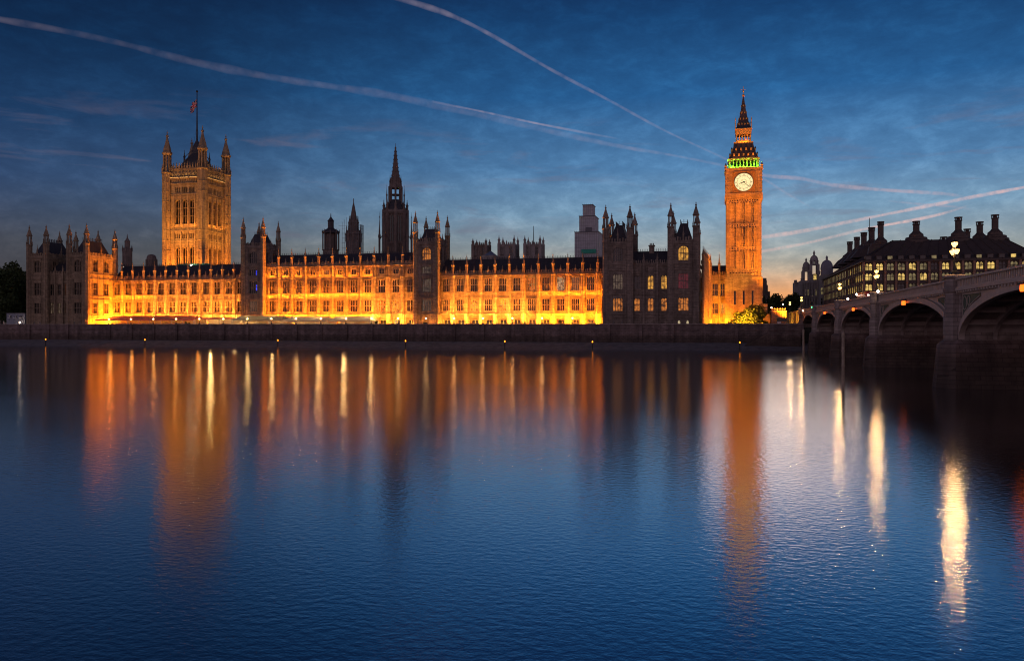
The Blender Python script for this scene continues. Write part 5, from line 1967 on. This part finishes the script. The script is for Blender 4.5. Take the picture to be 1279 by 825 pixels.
def vehicle(kind, paint, x, y, heading, lab):
    key = (kind, paint.name)
    if key not in CARS:
        r = thing('car' if kind == 'car' else 'van' if kind == 'van' else 'bus', lab, kind, (0, 0, 0), 'vehicles on the bridge')
        Lh, hw_, h = {'car': (2.15, 0.88, 1.45), 'van': (2.6, 0.98, 2.1), 'bus': (5.4, 1.25, 2.9)}[kind]
        b = MB()
        # side profile extruded across, sides tucked in above the waist
        if kind == 'car':
            prof = [(-Lh, .35), (-Lh, .8), (-Lh * .92, .92), (-Lh * .7, .95), (-Lh * .45, 1.42), (Lh * .1, 1.45), (Lh * .45, .98), (Lh * .9, .82), (Lh, .65), (Lh, .35)]
        elif kind == 'van':
            prof = [(-Lh, .4), (-Lh, 2.0), (-Lh * .96, 2.1), (Lh * .4, 2.1), (Lh * .72, 1.15), (Lh * .96, 1.0), (Lh, .8), (Lh, .4)]
        else:
            prof = [(-Lh, .4), (-Lh, 2.75), (-Lh * .97, 2.9), (Lh * .95, 2.9), (Lh, 2.7), (Lh, .4)]
        wd = lambda z: hw_ if z < 1.0 else hw_ * (0.84 if kind == 'car' else 0.95)
        for sgn in (-1, 1):
            b.face([(sgn * wd(z), yy, z) for yy, z in prof][::sgn])
        for (ya, za), (yb2, zb) in zip(prof, prof[1:] + prof[:1]):
            b.face([(-wd(za), ya, za), (wd(za), ya, za), (wd(zb), yb2, zb), (-wd(zb), yb2, zb)])
        obj('body', b, paint, r)
        b = MB()
        zlo, zhi = {'car': (.98, 1.36), 'van': (1.2, 1.8), 'bus': (1.3, 2.4)}[kind]
        ylo, yhi = {'car': (-Lh * .48, Lh * .2), 'van': (-Lh * .1, Lh * .5), 'bus': (-Lh * .9, Lh * .9)}[kind]
        for sgn in (-1, 1):
            xx = sgn * (wd(1.2) + 0.012)
            for q in range(2 if kind != 'bus' else 6):
                nq = 2 if kind != 'bus' else 6
                a0 = ylo + (yhi - ylo) * q / nq + .06
                a1 = ylo + (yhi - ylo) * (q + 1) / nq - .06
                b.face([(xx, a0, zlo), (xx, a1, zlo), (xx, a1, zhi), (xx, a0, zhi)])
        yb_ = {'car': -Lh * .62, 'van': -Lh - .012, 'bus': -Lh - .012}[kind]
        if kind != 'car':
            b.face([(-hw_ * .7, yb_, zlo), (hw_ * .7, yb_, zlo), (hw_ * .7, yb_, zhi), (-hw_ * .7, yb_, zhi)])
        obj('side_window', b, CARGLASS if kind != 'bus' else E_BUS, r)
        for yy in (-Lh * .62, Lh * .62):
            for sgn in (-1, 1):
                b = MB()
                b.M = Matrix.Translation((sgn * (hw_ - .1), yy, .34)) @ Matrix.Rotation(PI / 2, 4, 'Y')
                b.lathe(0, 0, [(.2, -.12), (.34, -.11), (.34, .11), (.2, .12)], 14)
                obj('wheel', b, RUBBER, r)
        for sgn in (-1, 1):
            zl = {'car': .78, 'van': 1.2, 'bus': 1.1}[kind]
            b = MB()
            b.box(sgn * hw_ * .8 - .14, sgn * hw_ * .8 + .14, -Lh - .03, -Lh + .02, zl - .1, zl + .1)
            obj('tail_light', b, E_TAIL, r)
            b = MB()
            b.box(sgn * hw_ * .75 - .16, sgn * hw_ * .75 + .16, Lh - .02, Lh + .03, .56, .74)
            obj('headlight', b, E_HEAD, r)
        CARS[key] = r
        o = r
    else:
        o = copy_tree(CARS[key])
        o['label'] = lab
    o.location = (x, y, TOP + 0.052)
    o.rotation_euler = (0, 0, heading)
    return o


vehicle('bus', REDPAINT, 29.5, 186, 0, 'red single-decker bus with lit windows on the bridge')
vehicle('car', REDPAINT, 32.2, 214, 0, 'red car following ahead of the bus toward the far bank')
vehicle('van', WHITEPAINT, 32.2, 228, 0, 'white van on the bridge ahead of the red car')
vehicle('car', SILVER, 32.0, 96, 0, 'silver car on the bridge beside the nearest lamp')
vehicle('van', BLACKPAINT, 32.2, 84, 0, 'dark van on the bridge at the edge of view')
vehicle('car', BLACKPAINT, 45, 120, PI, 'black car on the far lane of the bridge')

# ------------------------------------------------------------------ timber posts in the river
for px, y0, ytop, ybase, lab in ((1003.5, 1, 411, 460, 'slim timber mooring post in the river, the farther one'),
                                 (1053, 1, 415, 487, 'slim timber mooring post in the river, the nearer and taller one')):
    dz = CH * FOC / (ybase - HZ)
    u = (px - 639.5) / FOC
    Y = dz * (CA + u * SA)
    X_ = PX(px, Y)
    zt2 = PZ(px, ytop, Y)
    b = MB()
    b.lathe(X_, Y, [(0.17, -2), (0.16, 0), (0.15, zt2 - 0.5), (0.165, zt2 - 0.45), (0.165, zt2 - 0.1), (0.1, zt2)], 10)
    for k in range(3):
        z = 1.0 + k * 1.6
        b.lathe(X_, Y, [(0.19, z), (0.19, z + 0.12)], 10)
    tag(obj('mooring_post', b, WOOD), lab, 'post', 'timber posts in the river')

# ------------------------------------------------------------------ office block with tall chimneys
YP = 330.0
xo0, xo1 = 51.0, 110.0
yo1 = 455.0
root = thing('office_building', 'dark office block with rows of lit windows and many tall chimneys', 'office building', (70, YP, TF))
nb = 16
bw = (xo1 - xo0) / nb
rows = [(12.6, 2.4), (16.3, 2.4), (20.0, 2.5), (23.7, 2.6), (27.4, 2.6)]
b = MB()
MF = frame(xo0, YP)
b.M = MF
b.wall(0, xo1 - xo0, TF, 30.6, [(bw * (i + .5) - 1.15, bw * (i + .5) + 1.15, z, z + h) for i in range(nb) for z, h in rows], 0.5, 1)
for i in range(nb + 1):
    b.box(bw * i - 0.36, bw * i + 0.36, -0.55, 0.1, TF, 31.0)
    b.lathe(bw * i, -0.56, [(0.45, 26.5), (0.45, 27.0)], 8)
    b.lathe(bw * i, -0.56, [(0.45, 22.8), (0.45, 23.3)], 8)
nf = 26
fw = (yo1 - YP) / nf
MS = frame(xo0, yo1, -90)
b.M = MS
b.wall(0, yo1 - YP, TF, 30.6, [(fw * (i + .5) - 1.5, fw * (i + .5) + 1.5, z, z + h) for i in range(nf) for z, h in rows[2:]], 0.12, 1)
for i in range(nf + 1):
    b.box(fw * i - 0.4, fw * i + 0.4, -0.16, 0.1, TF, 31.0)
b.M = frame(xo1, YP, 90)
b.wall(0, yo1 - YP, TF, 30.6, [], 0.5, 1)
b.M = None
obj('wall', b, [SAND, BRONZE], root)
PAN = {'y': E_OFFICE, 'd': E_OFFDIM, '.': None}
pat = {4: 'yyddyd.yydyy.dyd', 3: 'y.dydydd.dd.dd.d', 2: 'yyd.ddyd.ddd..d.', 1: 'd.dd..d.d.......', 0: 'd..d.d..........'}
for j, (z, h) in enumerate(rows):
    for i in range(nb):
        o = add_window(root, MF @ Matrix.Translation((bw * (i + .5), 0, z)), 2.3, h, 1, 1, False, PAN[pat[j][i]], stone=BRONZE)
# the long flank's panes, one strip of glazing per storey behind the piers
for j, (z, h) in enumerate(rows[2:]):
    for i in range(nf):
        if i < nf - 9:
            continue
        c = random.choice('yyydd.')
        add_window(root, MS @ Matrix.Translation((fw * (i + .5), 0, z)), 3.0, h, 1, 0, False, PAN[c], 0.12, BRONZE)
b = MB()
b.M = MS
for z, h in rows[2:]:
    b.face([(0.2, 0.11, z), (fw * (nf - 9) - .1, 0.11, z), (fw * (nf - 9) - .1, 0.11, z + h), (0.2, 0.11, z + h)])
b.M = None
obj('glazing', b, E_OFFDIM, root)
b = MB()
e0, e1, f0, f1 = xo0 - 0.5, xo1 + 0.5, YP - 0.5, yo1 + 0.5
i0, i1, j0, j1 = xo0 + 13, xo1 - 8, YP + 16, yo1 - 14
ze_, zr_ = 30.6, 39.7
E4 = [(e0, f0), (e1, f0), (e1, f1), (e0, f1)]
I4 = [(i0, j0), (i1, j0), (i1, j1), (i0, j1)]
for k in range(4):
    a, c = E4[k], E4[(k + 1) % 4]
    d_, e_ = I4[(k + 1) % 4], I4[k]
    b.face([(*a, ze_), (*c, ze_), (*d_, zr_), (*e_, zr_)])
    n = 14 if k % 2 == 0 else 26
    for q in range(n + 1):
        p0 = Vector((*a, ze_)).lerp(Vector((*c, ze_)), q / n)
        p1 = Vector((*e_, zr_)).lerp(Vector((*d_, zr_)), q / n)
        b.bar(p0 + Vector((0, 0, .1)), p1 + Vector((0, 0, .1)), 0.22)
b.face([(*p, zr_) for p in I4])
b.box(e0 - .3, e1 + .3, f0 - .3, f0 + .4, ze_ - 0.2, ze_ + 0.35)
b.box(e0 - .3, e0 + .4, f0 + .41, f1, ze_ - 0.2, ze_ + 0.35)
obj('roof', b, BRONZE, root)
dm = MB()
dm.box(-1.0, 1.0, 0, 2.4, 0, 1.5, 0)
dm.face([(-0.8, -0.02, .15), (0.8, -0.02, .15), (0.8, -0.02, 1.3), (-0.8, -0.02, 1.3)], 1)
dm.lathe(0, 1.0, [(1.5, 1.48), (0.6, 1.9)], 4, 0)
me = dm.mesh('dormer', [BRONZE, GLASS])
for i in range(nb):
    o = put('dormer', me, root, MF @ Matrix.Translation((bw * (i + .5), 0.9, 31.3)))
    c = '..d...d...d..y..'[i]
    if PAN[c]:
        o.material_slots[1].link = 'OBJECT'
        o.material_slots[1].material = PAN[c]
ch = [(1061.5, 64, None), (1070.4, 64, None), (1079, 64, None), (1088.7, 64, None), (1100, 64, None), (1144.4, None, 349), (1197, None, 349), (1242.8, None, 349), (1223.7, None, 362), (1208, None, 375), (1178.6, None, 375)]
for i, (px, X_, Y_) in enumerate(ch):
    if X_ is not None:
        u = (px - 639.5) / FOC
        Y_ = X_ / math.tan(math.atan(u) - YAW)
    else:
        X_ = PX(px, Y_)
    ht = 50.0 if px < 1110 else {1144.4: 47.2, 1197: 48.3, 1242.8: 48.8, 1223.7: 47.8, 1208: 46.5, 1178.6: 43.5}[px]
    b = MB()
    r_ = 1.25 if px < 1095 else 1.15
    big_ = px in (1100, 1144.4, 1197, 1242.8, 1223.7)
    if big_:
        b.lathe(X_, Y_, [(5.2, zr_ - 3), (4.6, zr_ + 0.2), (3.9, zr_ + 0.5), (3.8, zr_ + 1.2), (2.6, zr_ + 1.5), (2.5, zr_ + 2.4), (1.6, zr_ + 3.2), (r_, zr_ + 3.8)], 12)
    if px < 1095:
        b.lathe(X_, Y_, [(9.0, zr_ - 3), (6.0, zr_ + 0.6), (3.6, zr_ + 2.4), (3.4, zr_ + 3.2), (2.0, zr_ + 4.2), (r_, zr_ + 5.0)], 12)
    b.lathe(X_, Y_, [(r_, zr_ - 3), (r_, ht - 1.6), (r_ * 1.2, ht - 1.4), (r_ * 1.2, ht - 1.2)], 14)
    for k in range(8):
        a = 2 * PI * k / 8
        b.lathe(X_ + r_ * math.cos(a), Y_ + r_ * math.sin(a), [(0.16, ht - 1.25), (0.16, ht - 0.3)], 4)
    b.lathe(X_, Y_, [(r_ * 1.2, ht - 0.35), (r_ * 1.25, ht)], 14)
    b.lathe(X_, Y_, [(r_ * 0.5, ht - 1.3), (r_ * 0.5, ht - 0.3)], 8)
    obj('chimney', b, BRONZE, root)
b = MB()
xm_ = PX(1086, 380)
b.lathe(xm_, 380, [(0.22, zr_), (0.12, PZ(1086, 272, 380))], 6)
obj('mast', b, IRON, root)

# ------------------------------------------------------------------ baroque ministry with domed towers
YB = 470.0
root = thing('domed_building', 'pale baroque stone building with two domed towers and a broad dome', 'building', (PX(1015, YB), YB, TF))
zb = lambda py: PZ(1015, py, YB)
bx = lambda px: PX(px, YB)
b = MB()
b.box(bx(992.5), bx(1002), YB - 2, YB + 12, TF, zb(352))
b.box(bx(992), bx(995), YB - 2.5, YB + 2, zb(353), zb(349.5))
b.box(bx(1000), bx(1046), YB, YB + 30, TF, zb(350))
b.box(bx(1022), bx(1048), YB - 18, YB + 0, TF, zb(345))
for k in range(14):
    px = 1001 + k * 3.3
    yy = YB if px < 1022 else YB - 18
    b.box(bx(px) - 0.4, bx(px) + 0.4, yy - 0.6, yy + 0.2, TF + 6, zb(353))
for py in (384, 371, 353.5):
    b.box(bx(1000) - .4, bx(1022), YB - 0.9, YB + 0.2, zb(py), zb(py) + 0.6)
    b.box(bx(1022) - .4, bx(1048), YB - 18.9, YB - 17.5, zb(py), zb(py) + 0.6)
obj('wall', b, PALE, root)


def dome_tower(px, w, top, b0):
    x = bx(px)
    mp_ = depth(px, YB) / FOC
    hw_ = w / 2 * mp_
    b = MB()
    y = YB + 4
    b.box(x - hw_, x + hw_, y - hw_, y + hw_, zb(b0 + 40), zb(b0 + 16))
    for s in (-1, 1):
        for s_ in (-1, 1):
            b.box(x + s * hw_ * .78 - 0.75, x + s * hw_ * .78 + 0.75, y + s_ * hw_ * .78 - 0.75, y + s_ * hw_ * .78 + 0.75, zb(b0 + 16), zb(b0 + 4))
            pinnacle(b, x + s * hw_, y + s_ * hw_, zb(b0 + 17), zb(b0 + 9), 0.6)
    b.box(x - hw_ * 1.12, x + hw_ * 1.12, y - hw_ * 1.12, y + hw_ * 1.12, zb(b0 + 17), zb(b0 + 16))
    b.box(x - hw_ * 1.05, x + hw_ * 1.05, y - hw_ * 1.05, y + hw_ * 1.05, zb(b0 + 4.5), zb(b0 + 3.2))
    for k in range(8):
        a = k * PI / 4 + PI / 8
        b.lathe(x + hw_ * .8 * math.cos(a), y + hw_ * .8 * math.sin(a), [(0.5, zb(b0 + 3.3)), (0.5, zb(b0 - 1))], 6)
    b.lathe(x, y, [(hw_ * 1.0, zb(b0 - 0.6)), (hw_ * 1.05, zb(b0 - 1.4)), (hw_ * .9, zb(b0 - 1.6)), (hw_ * .86, zb(b0 - 4)), (hw_ * .68, zb(b0 - 6.2)), (hw_ * .4, zb(b0 - 7.6)), (hw_ * .2, zb(b0 - 8.2)), (hw_ * .2, zb(b0 - 10)), (hw_ * .28, zb(b0 - 10.3)), (0.1, zb(top))], 12)
    obj('dome_tower', b, PALE, root)


dome_tower(1007.8, 9.5, 321, 334)
dome_tower(1017.8, 11, 311.5, 326)
b = MB()
x = bx(1033.3)
y = YB + 2
b.lathe(x, y, [(7.2 * .43, zb(352)), (7.2 * .43, zb(336))], 16)
b.lathe(x, y, [(7.6 * .43, zb(336.5)), (7.4 * .43, zb(334)), (6.6 * .43, zb(330)), (4.8 * .43, zb(326.5)), (2.2 * .43, zb(324.8)), (1.3 * .43, zb(324.4)), (1.3 * .43, zb(321.8)), (1.6 * .43, zb(321.4)), (0.1, zb(319))], 16, smooth=False)
obj('dome', b, LEADDOME, root)
random.seed(5)
for k in range(13):
    px = 1002.6 + k * 3.3
    yy = YB if px < 1022 else YB - 18
    for py in (381, 369):
        c = random.choice([None, None, None, E_OFFDIM, E_DIM])
        add_window(root, Matrix.Translation((bx(px), yy - 0.56, zb(py))), 1.7, 3.4, 1, 1, True, c, stone=PALE)
add_window(root, Matrix.Translation((bx(1018.4), YB + 4 - 5.5 * .43 - 0.6, zb(349))), 1.6, 3.2, 0, 0, True, E_OFFICE, stone=PALE)

# ------------------------------------------------------------------ far-bank bits between the clock tower and the bridge
root = thing('stone_lodge', 'small brown stone lodge with a balustrade beside the yellow retaining wall', 'lodge', (PX(972, 300), 300, TF))
b = MB()
xa, xb = PX(963, 300), PX(982, 300)
b.box(xa, xb, 300, 308, TF - 1, PZ(972, 388, 300))
for k in range(6):
    x = xa + (xb - xa) * (k + .5) / 6
    b.lathe(x, 300.2, [(0.3, PZ(972, 388, 300)), (0.3, PZ(972, 386, 300)), (0.42, PZ(972, 385.6, 300)), (0.1, PZ(972, 384, 300))], 6)
    b.box(x - 0.12, x + 0.12, 299.8, 300.1, TF, PZ(972, 389, 300))
b.box(xa - .2, xb + .2, 299.7, 300.4, PZ(972, 389, 300), PZ(972, 388, 300) + .05)
obj('wall', b, SAND, root)
root = thing('pier_hut', 'white painted hut with a dark flat roof at the top of the river stairs', 'hut', (PX(975, 266), 266, TF))
b = MB()
xa, xb = PX(971.2, 266), PX(975.5, 266)
b.box(xa, xb, 266, 269, 5.4, PZ(972, 401, 266))
obj('wall', b, WHITE, root)
b = MB()
b.box(xa - .2, PX(982.5, 266), 265.6, 269.4, PZ(972, 401, 266) - .02, PZ(972, 397, 266))
obj('roof', b, BLACKPAINT, root)
root = thing('river_stairs', 'dark stone river stairs sloping down to the water before the clock tower', 'stairs', (PX(945, 258), 258, 0))
b = MB()
n = 22
xs0, xs1 = PX(961, 258), PX(926, 258)
for k in range(n):
    xa = xs1 + (xs0 - xs1) * k / n
    xb = xs1 + (xs0 - xs1) * (k + 1) / n
    b.box(xa, xb, 257.5, 261.9, -0.5, 0.6 + 4.6 * (k + 1) / n)
b.box(xs0, PX(1000, 258), 257.5, 261.9, -0.5, 5.2)
obj('flight', b, WALLST, root)
root = thing('gate_pier', 'low orange lit stone kiosk just right of the clock tower foot', 'kiosk', (PX(958, 318), 318, TF))
b = MB()
xa, xb = PX(953, 318), PX(963, 318)
b.box(xa, xb, 318, 323, TF, PZ(958, 393, 318))
b.box(PX(953, 318), PX(959, 318), 320, 323, TF, PZ(956, 379, 318))
b.box(xa - .2, xb + .2, 317.7, 323.2, PZ(958, 393, 318), PZ(958, 392, 318))
obj('wall', b, STONE, root)
lamp('floodlight', 'AREA', (PX(958, 314), 314, TF + .3), 260, SODIUM, (PX(958, 318), 318, 10), 3, .3, parent=root)

root = thing('distant_building', 'dark stepped stone building seen just right of the clock tower', 'building', (PX(956, 480), 480, TF))
b = MB()
for (p0, p1, py) in ((951, 957.5, 347), (957, 960, 355), (959, 963, 363)):
    b.box(PX(p0, 480), PX(p1, 480), 480 + (p0 - 950), 492, TF, PZ(956, py, 480))
for k in range(5):
    b.box(PX(951.5 + k * 1.4, 480), PX(952.2 + k * 1.4, 480), 479.6, 480.4, TF, PZ(956, 350, 480))
obj('wall', b, DARKTOWER, root)


# ------------------------------------------------------------------ trees
def tree(name, label, x, y, z0, h, rx, ry, mat, leaf=0.55, n=2600, trunk=0.35, seed=1, group=None, lumps=9, zlo=0.28, cat='tree'):
    rnd = random.Random(seed)
    root = thing(name, label, cat, (x, y, z0), group)
    b = MB()
    b.lathe(x, y, [(trunk * 1.3, z0 - .2), (trunk, z0 + h * .12), (trunk * .7, z0 + h * .45)], 8)
    cl_ = []
    for k in range(lumps):
        a = rnd.uniform(0, 2 * PI)
        q = rnd.uniform(0.15, 0.72)
        zc = z0 + h * rnd.uniform(zlo + 0.12, 0.84)
        sh = 1 - max(0, (zc - z0) / h - 0.55) * 1.2
        c = Vector((x + rx * q * sh * math.cos(a), y + ry * q * sh * math.sin(a), zc))
        cl_.append((c, rnd.uniform(0.3, 0.5)))
        b.bar((x, y, z0 + h * rnd.uniform(.2, .42)), c, trunk * .28, 0, 5)
    obj('trunk', b, TRUNK, root)
    b = MB()
    for k in range(n):
        c, rr = rnd.choice(cl_)
        d = Vector((rnd.gauss(0, 1), rnd.gauss(0, 1), rnd.gauss(0, 1)))
        d.normalize()
        d *= rnd.uniform(0.35, 1.06) ** 0.6
        p = c + Vector((d.x * rx * rr * 1.25, d.y * ry * rr * 1.25, d.z * h * rr * 0.5))
        if p.z < z0 + 0.1:
            continue
        s = leaf * rnd.uniform(.55, 1.25)
        e1 = Vector((rnd.uniform(-1, 1), rnd.uniform(-1, 1), rnd.uniform(-1, 1))).normalized()
        e2 = e1.cross(Vector((rnd.uniform(-1, 1), rnd.uniform(-1, 1), rnd.uniform(-1, 1)))).normalized()
        b.face([p - e1 * s, p + e2 * s * .55, p + e1 * s, p - e2 * s * .55])
    obj('crown', b, mat, root)
    return root


G1 = 'dark trees beyond the far end of the palace'
for i, (px, Y, py, w, lab) in enumerate(((2, 300, 331, 22, 'broad dark tree at the very edge of the far bank'),
                                         (17, 312, 330, 20, 'dark leafy tree between the edge tree and the pavilion'),
                                         (30, 330, 334, 16, 'dark tree half hidden by the far pavilion'),
                                         (12, 290, 366, 14, 'low dark tree above the small pale cabin'),
                                         (-12, 320, 333, 22, 'dark tree mostly out of view at the far edge'))):
    h = PZ(px, py, Y) - TF
    tree('riverside_tree', lab, PX(px, Y), Y, TF, h, w * .36, 6, LEAF, 0.75, 5200, .5, 20 + i, G1, 11, .1)
G2 = 'dark trees between the clock tower and the bridge'
for i, (px, Y, py, w, lab) in enumerate(((958, 430, 366, 20, 'dark rounded tree just right of the clock tower'),
                                         (968, 445, 363, 18, 'tallest dark tree in the gap by the orange sunset sky'),
                                         (978, 455, 369, 18, 'low dark tree under the orange sunset sky'),
                                         (990, 440, 366, 18, 'dark tree in front of the domed building'),
                                         (962, 400, 377, 18, 'small dark tree low beside the orange kiosk'),
                                         (985, 410, 378, 16, 'small dark tree above the yellow retaining wall'))):
    h = PZ(px, py, Y) - TF
    tree('street_tree', lab, PX(px, Y), Y, TF, h, w * .3, 5, LEAF, 0.6, 3600, .4, 40 + i, G2, 9, .08)
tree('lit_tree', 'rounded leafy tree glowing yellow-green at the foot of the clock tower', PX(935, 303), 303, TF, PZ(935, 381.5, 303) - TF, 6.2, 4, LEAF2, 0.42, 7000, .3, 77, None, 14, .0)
lamp('floodlight', 'SPOT', (PX(925, 290), 291, TF + .3), 42000, (1.0, 0.52, 0.04), (PX(931, 303), 303, 10), spot=55, radius=.3)
src = None
for i, (px, w) in enumerate(((232, 5), (236, 4), (470, 4), (532, 7), (655, 5), (700, 6))):
    h = 1.9 + (i % 3) * .3
    tree('terrace_shrub', 'small dark potted shrub behind the terrace parapet, %s from the far end' % ORD[i], PX(px, 264.5), 264.5, TF, h, w * .14, .8, LEAF, .18, 260, .06, 90 + i, 'shrubs along the terrace', 5, .0, 'shrub')

# little cabin on the bank under the trees
root = thing('site_cabin', 'small pale flat-roofed cabin under the dark trees', 'cabin', (PX(20, 272), 272, TF))
b = MB()
xa, xb = PX(8.5, 272), PX(31, 272)
zc = PZ(20, 391, 272)
b.box(xa, xb, 272, 276, TF, zc)
for k in range(8):
    x = xa + (xb - xa) * k / 7
    b.box(x - .06, x + .06, 271.93, 272.05, TF, zc)
obj('wall', b, pmat('grey_cabin_paint', (0.26, 0.28, 0.32), 0.6, var=0.1), root)
b = MB()
b.box(xa - .25, xb + .25, 271.7, 276.3, zc, zc + .22)
obj('roof', b, SLATE, root)
for px in (13, 20, 26):
    add_window(root, Matrix.Translation((PX(px, 272), 271.4, zc - 1.7)), 1.0, .9, 1, 0, False, None, .5, WHITE)
x = PX(24.5, 270)
root = thing('small_lamp', 'small warm lamp post standing beside the pale cabin', 'lamp', (x, 270, TF), 'small white lamps by the bridge')
root['group'] = 'lamps by the cabin'
b = MB()
b.lathe(x, 270, [(.08, TF), (.05, PZ(24.5, 403.4, 270))], 8)
obj('post', b, IRON, root)
b = MB()
b.ball((x, 270, PZ(24.5, 402.6, 270)), .22)
obj('globe', b, E_PLAMP, root)

# ------------------------------------------------------------------ condensation trails high in the sky
TRAIL = bpy.data.materials.new('contrail_ice')
TRAIL.use_nodes = True
t = TRAIL.node_tree
t.nodes.clear()
o_ = t.nodes.new('ShaderNodeOutputMaterial')
em = t.nodes.new('ShaderNodeEmission')
em.inputs[0].default_value = lin(206, 186, 200)
em.inputs[1].default_value = 0.8  # glow put into the trails in place of high sunlight
tr = t.nodes.new('ShaderNodeBsdfTransparent')
mx = t.nodes.new('ShaderNodeMixShader')
lw = t.nodes.new('ShaderNodeLayerWeight')
lw.inputs[0].default_value = 0.5
tcn = t.nodes.new('ShaderNodeNewGeometry')
mpn = t.nodes.new('ShaderNodeMapping')
mpn.inputs['Scale'].default_value = (0.0022,) * 3
t.links.new(tcn.outputs['Position'], mpn.inputs[0])
nzn = t.nodes.new('ShaderNodeTexNoise')
nzn.inputs['Scale'].default_value = 1.0
nzn.inputs['Detail'].default_value = 5
t.links.new(mpn.outputs[0], nzn.inputs[0])
den = ramp(nzn.outputs[0], [(0.33, (0.25,) * 3), (0.68, (1.2,) * 3)], t)
fc = mathn('POWER', mathn('SUBTRACT', 1.0, lw.outputs['Facing'], t), 1.6, t)
at_ = t.nodes.new('ShaderNodeAttribute')
at_.attribute_name = 'trail_ice'
t.links.new(mathn('MULTIPLY', mathn('MULTIPLY', fc, den, t), at_.outputs['Fac'], t, True), mx.inputs[0])
t.links.new(tr.outputs[0], mx.inputs[1])
t.links.new(em.outputs[0], mx.inputs[2])
t.links.new(mx.outputs[0], o_.inputs[0])


TRAILP = TRAIL.copy()
TRAILP.name = 'sunlit_contrail_ice'
for n_ in TRAILP.node_tree.nodes:
    if n_.type == 'EMISSION':
        n_.inputs[0].default_value = lin(250, 200, 190)
        n_.inputs[1].default_value = 1.0  # pinker, stronger glow standing for low sun on the trail


def contrail(label, pts, alt=9000.0, mat=None, thick=1.0):
    """pts: (px, py, width in px, density); each lies where its line of sight meets the flight level"""
    P = []
    for k in range(len(pts) - 1):                       # smooth the course
        p0, p1, p2, p3 = pts[max(k - 1, 0)], pts[k], pts[k + 1], pts[min(k + 2, len(pts) - 1)]
        for q in range(8):
            s = q / 8
            P.append(tuple(0.5 * (2 * b_ + (c_ - a_) * s + (2 * a_ - 5 * b_ + 4 * c_ - d_) * s * s + (3 * b_ - a_ - 3 * c_ + d_) * s ** 3) for a_, b_, c_, d_ in zip(p0, p1, p2, p3)))
    P.append(pts[-1])
    ctr = []
    for px, py, w, dn in P:
        u, v = (px - 639.5) / FOC, (HZ - py) / FOC
        d = Vector((u * CA - SA, u * SA + CA, v))
        tt = (alt - CH) / v
        wob = 1 + 0.2 * math.sin(px * 0.05) * math.sin(px * 0.023 + 1) + random.uniform(-.06, .06)
        ctr.append((Vector((0, 0, CH)) + d * tt, w / 2 * wob * tt / FOC, dn * thick * random.uniform(.8, 1.15)))
    me = bpy.data.meshes.new('contrail')
    vs_, fs, dn_ = [], [], []
    n = 12
    for i, (c, r_, dn) in enumerate(ctr):
        tg = (ctr[min(i + 1, len(ctr) - 1)][0] - ctr[max(i - 1, 0)][0]).normalized()
        s1 = tg.cross(Vector((0, 0, 1))).normalized()
        s2_ = s1.cross(tg)
        for k in range(n):
            a = 2 * PI * k / n
            vs_.append(c + s1 * r_ * math.cos(a) + s2_ * r_ * math.sin(a))
            dn_.append(dn)
    for i in range(len(ctr) - 1):
        for k in range(n):
            k2 = (k + 1) % n
            fs.append((i * n + k, i * n + k2, (i + 1) * n + k2, (i + 1) * n + k))
    me.from_pydata([tuple(v) for v in vs_], [], fs)
    at = me.attributes.new('trail_ice', 'FLOAT', 'POINT')
    at.data.foreach_set('value', dn_)
    me.polygons.foreach_set('use_smooth', [True] * len(fs))
    me.materials.append(mat or TRAIL)
    o = put('contrail', me)
    tag(o, label, 'contrail', 'condensation trails across the dusk sky')


contrail('pale straight contrail falling steeply from the top of the sky to the clock tower', [(470, -10, 8, .2), (505, 0, 8, .28), (560, 18, 7, .38), (610, 42, 6, .42), (690, 88, 4.6, .5), (760, 125, 4, .55), (830, 163, 3.6, .6), (905, 198, 3.2, .62), (953, 223, 3.2, 1.5), (985, 243, 3, 1.4), (1022, 264, 2.4, .2)], thick=0.68)
contrail('long faint wide contrail crossing the whole sky from the far left', [(-20, 21, 8, .16), (70, 37, 8.5, .16), (150, 54, 9, .15), (240, 77, 10, .15), (330, 95, 10, .17), (400, 106, 10, .18), (480, 118, 10, .2), (560, 135, 10, .24), (640, 153, 9, .28), (700, 167, 7.5, .32), (775, 183, 5.5, .45), (840, 194, 4.4, .5), (905, 207, 4, .5),
                                                                               (955, 219, 4.5, 1.3), (1000, 223, 5.5, 1.6), (1040, 231, 6, 1.7), (1100, 237, 6, 1.9), (1150, 240, 5, 1.9), (1195, 244, 4.5, 1.7), (1214, 252, 4, .1)], thick=0.36)
contrail('thin contrail strand lying just above the wide faint one', [(540, 127, 3, .1), (600, 139, 3.5, .35), (650, 150, 3.5, .45), (700, 160, 3.2, .45), (775, 174, 3, .08)], thick=0.75)
contrail('upper pinkish contrail rising over the chimneys of the office block', [(940, 298, 5, .5), (1000, 289, 5.5, .8), (1060, 277, 5.5, .85), (1120, 265, 5, .85), (1180, 253, 5, .8), (1225, 244, 5, .8), (1290, 232, 5, .8)], mat=TRAILP, thick=0.75)
contrail('lower pinkish contrail passing just behind the chimney tops', [(940, 316, 4, .7), (1010, 303, 4.2, 1.), (1080, 286, 4.4, 1.1), (1140, 275, 4.4, 1.1), (1180, 266, 4, 1.), (1208, 257, 3, .15)], mat=TRAILP, thick=0.75)
contrail('short faint contrail bent between the two pinkish ones', [(1110, 251, 3, .1), (1150, 255, 3.5, .45), (1190, 258, 3.5, .5), (1215, 262, 3, .05)])
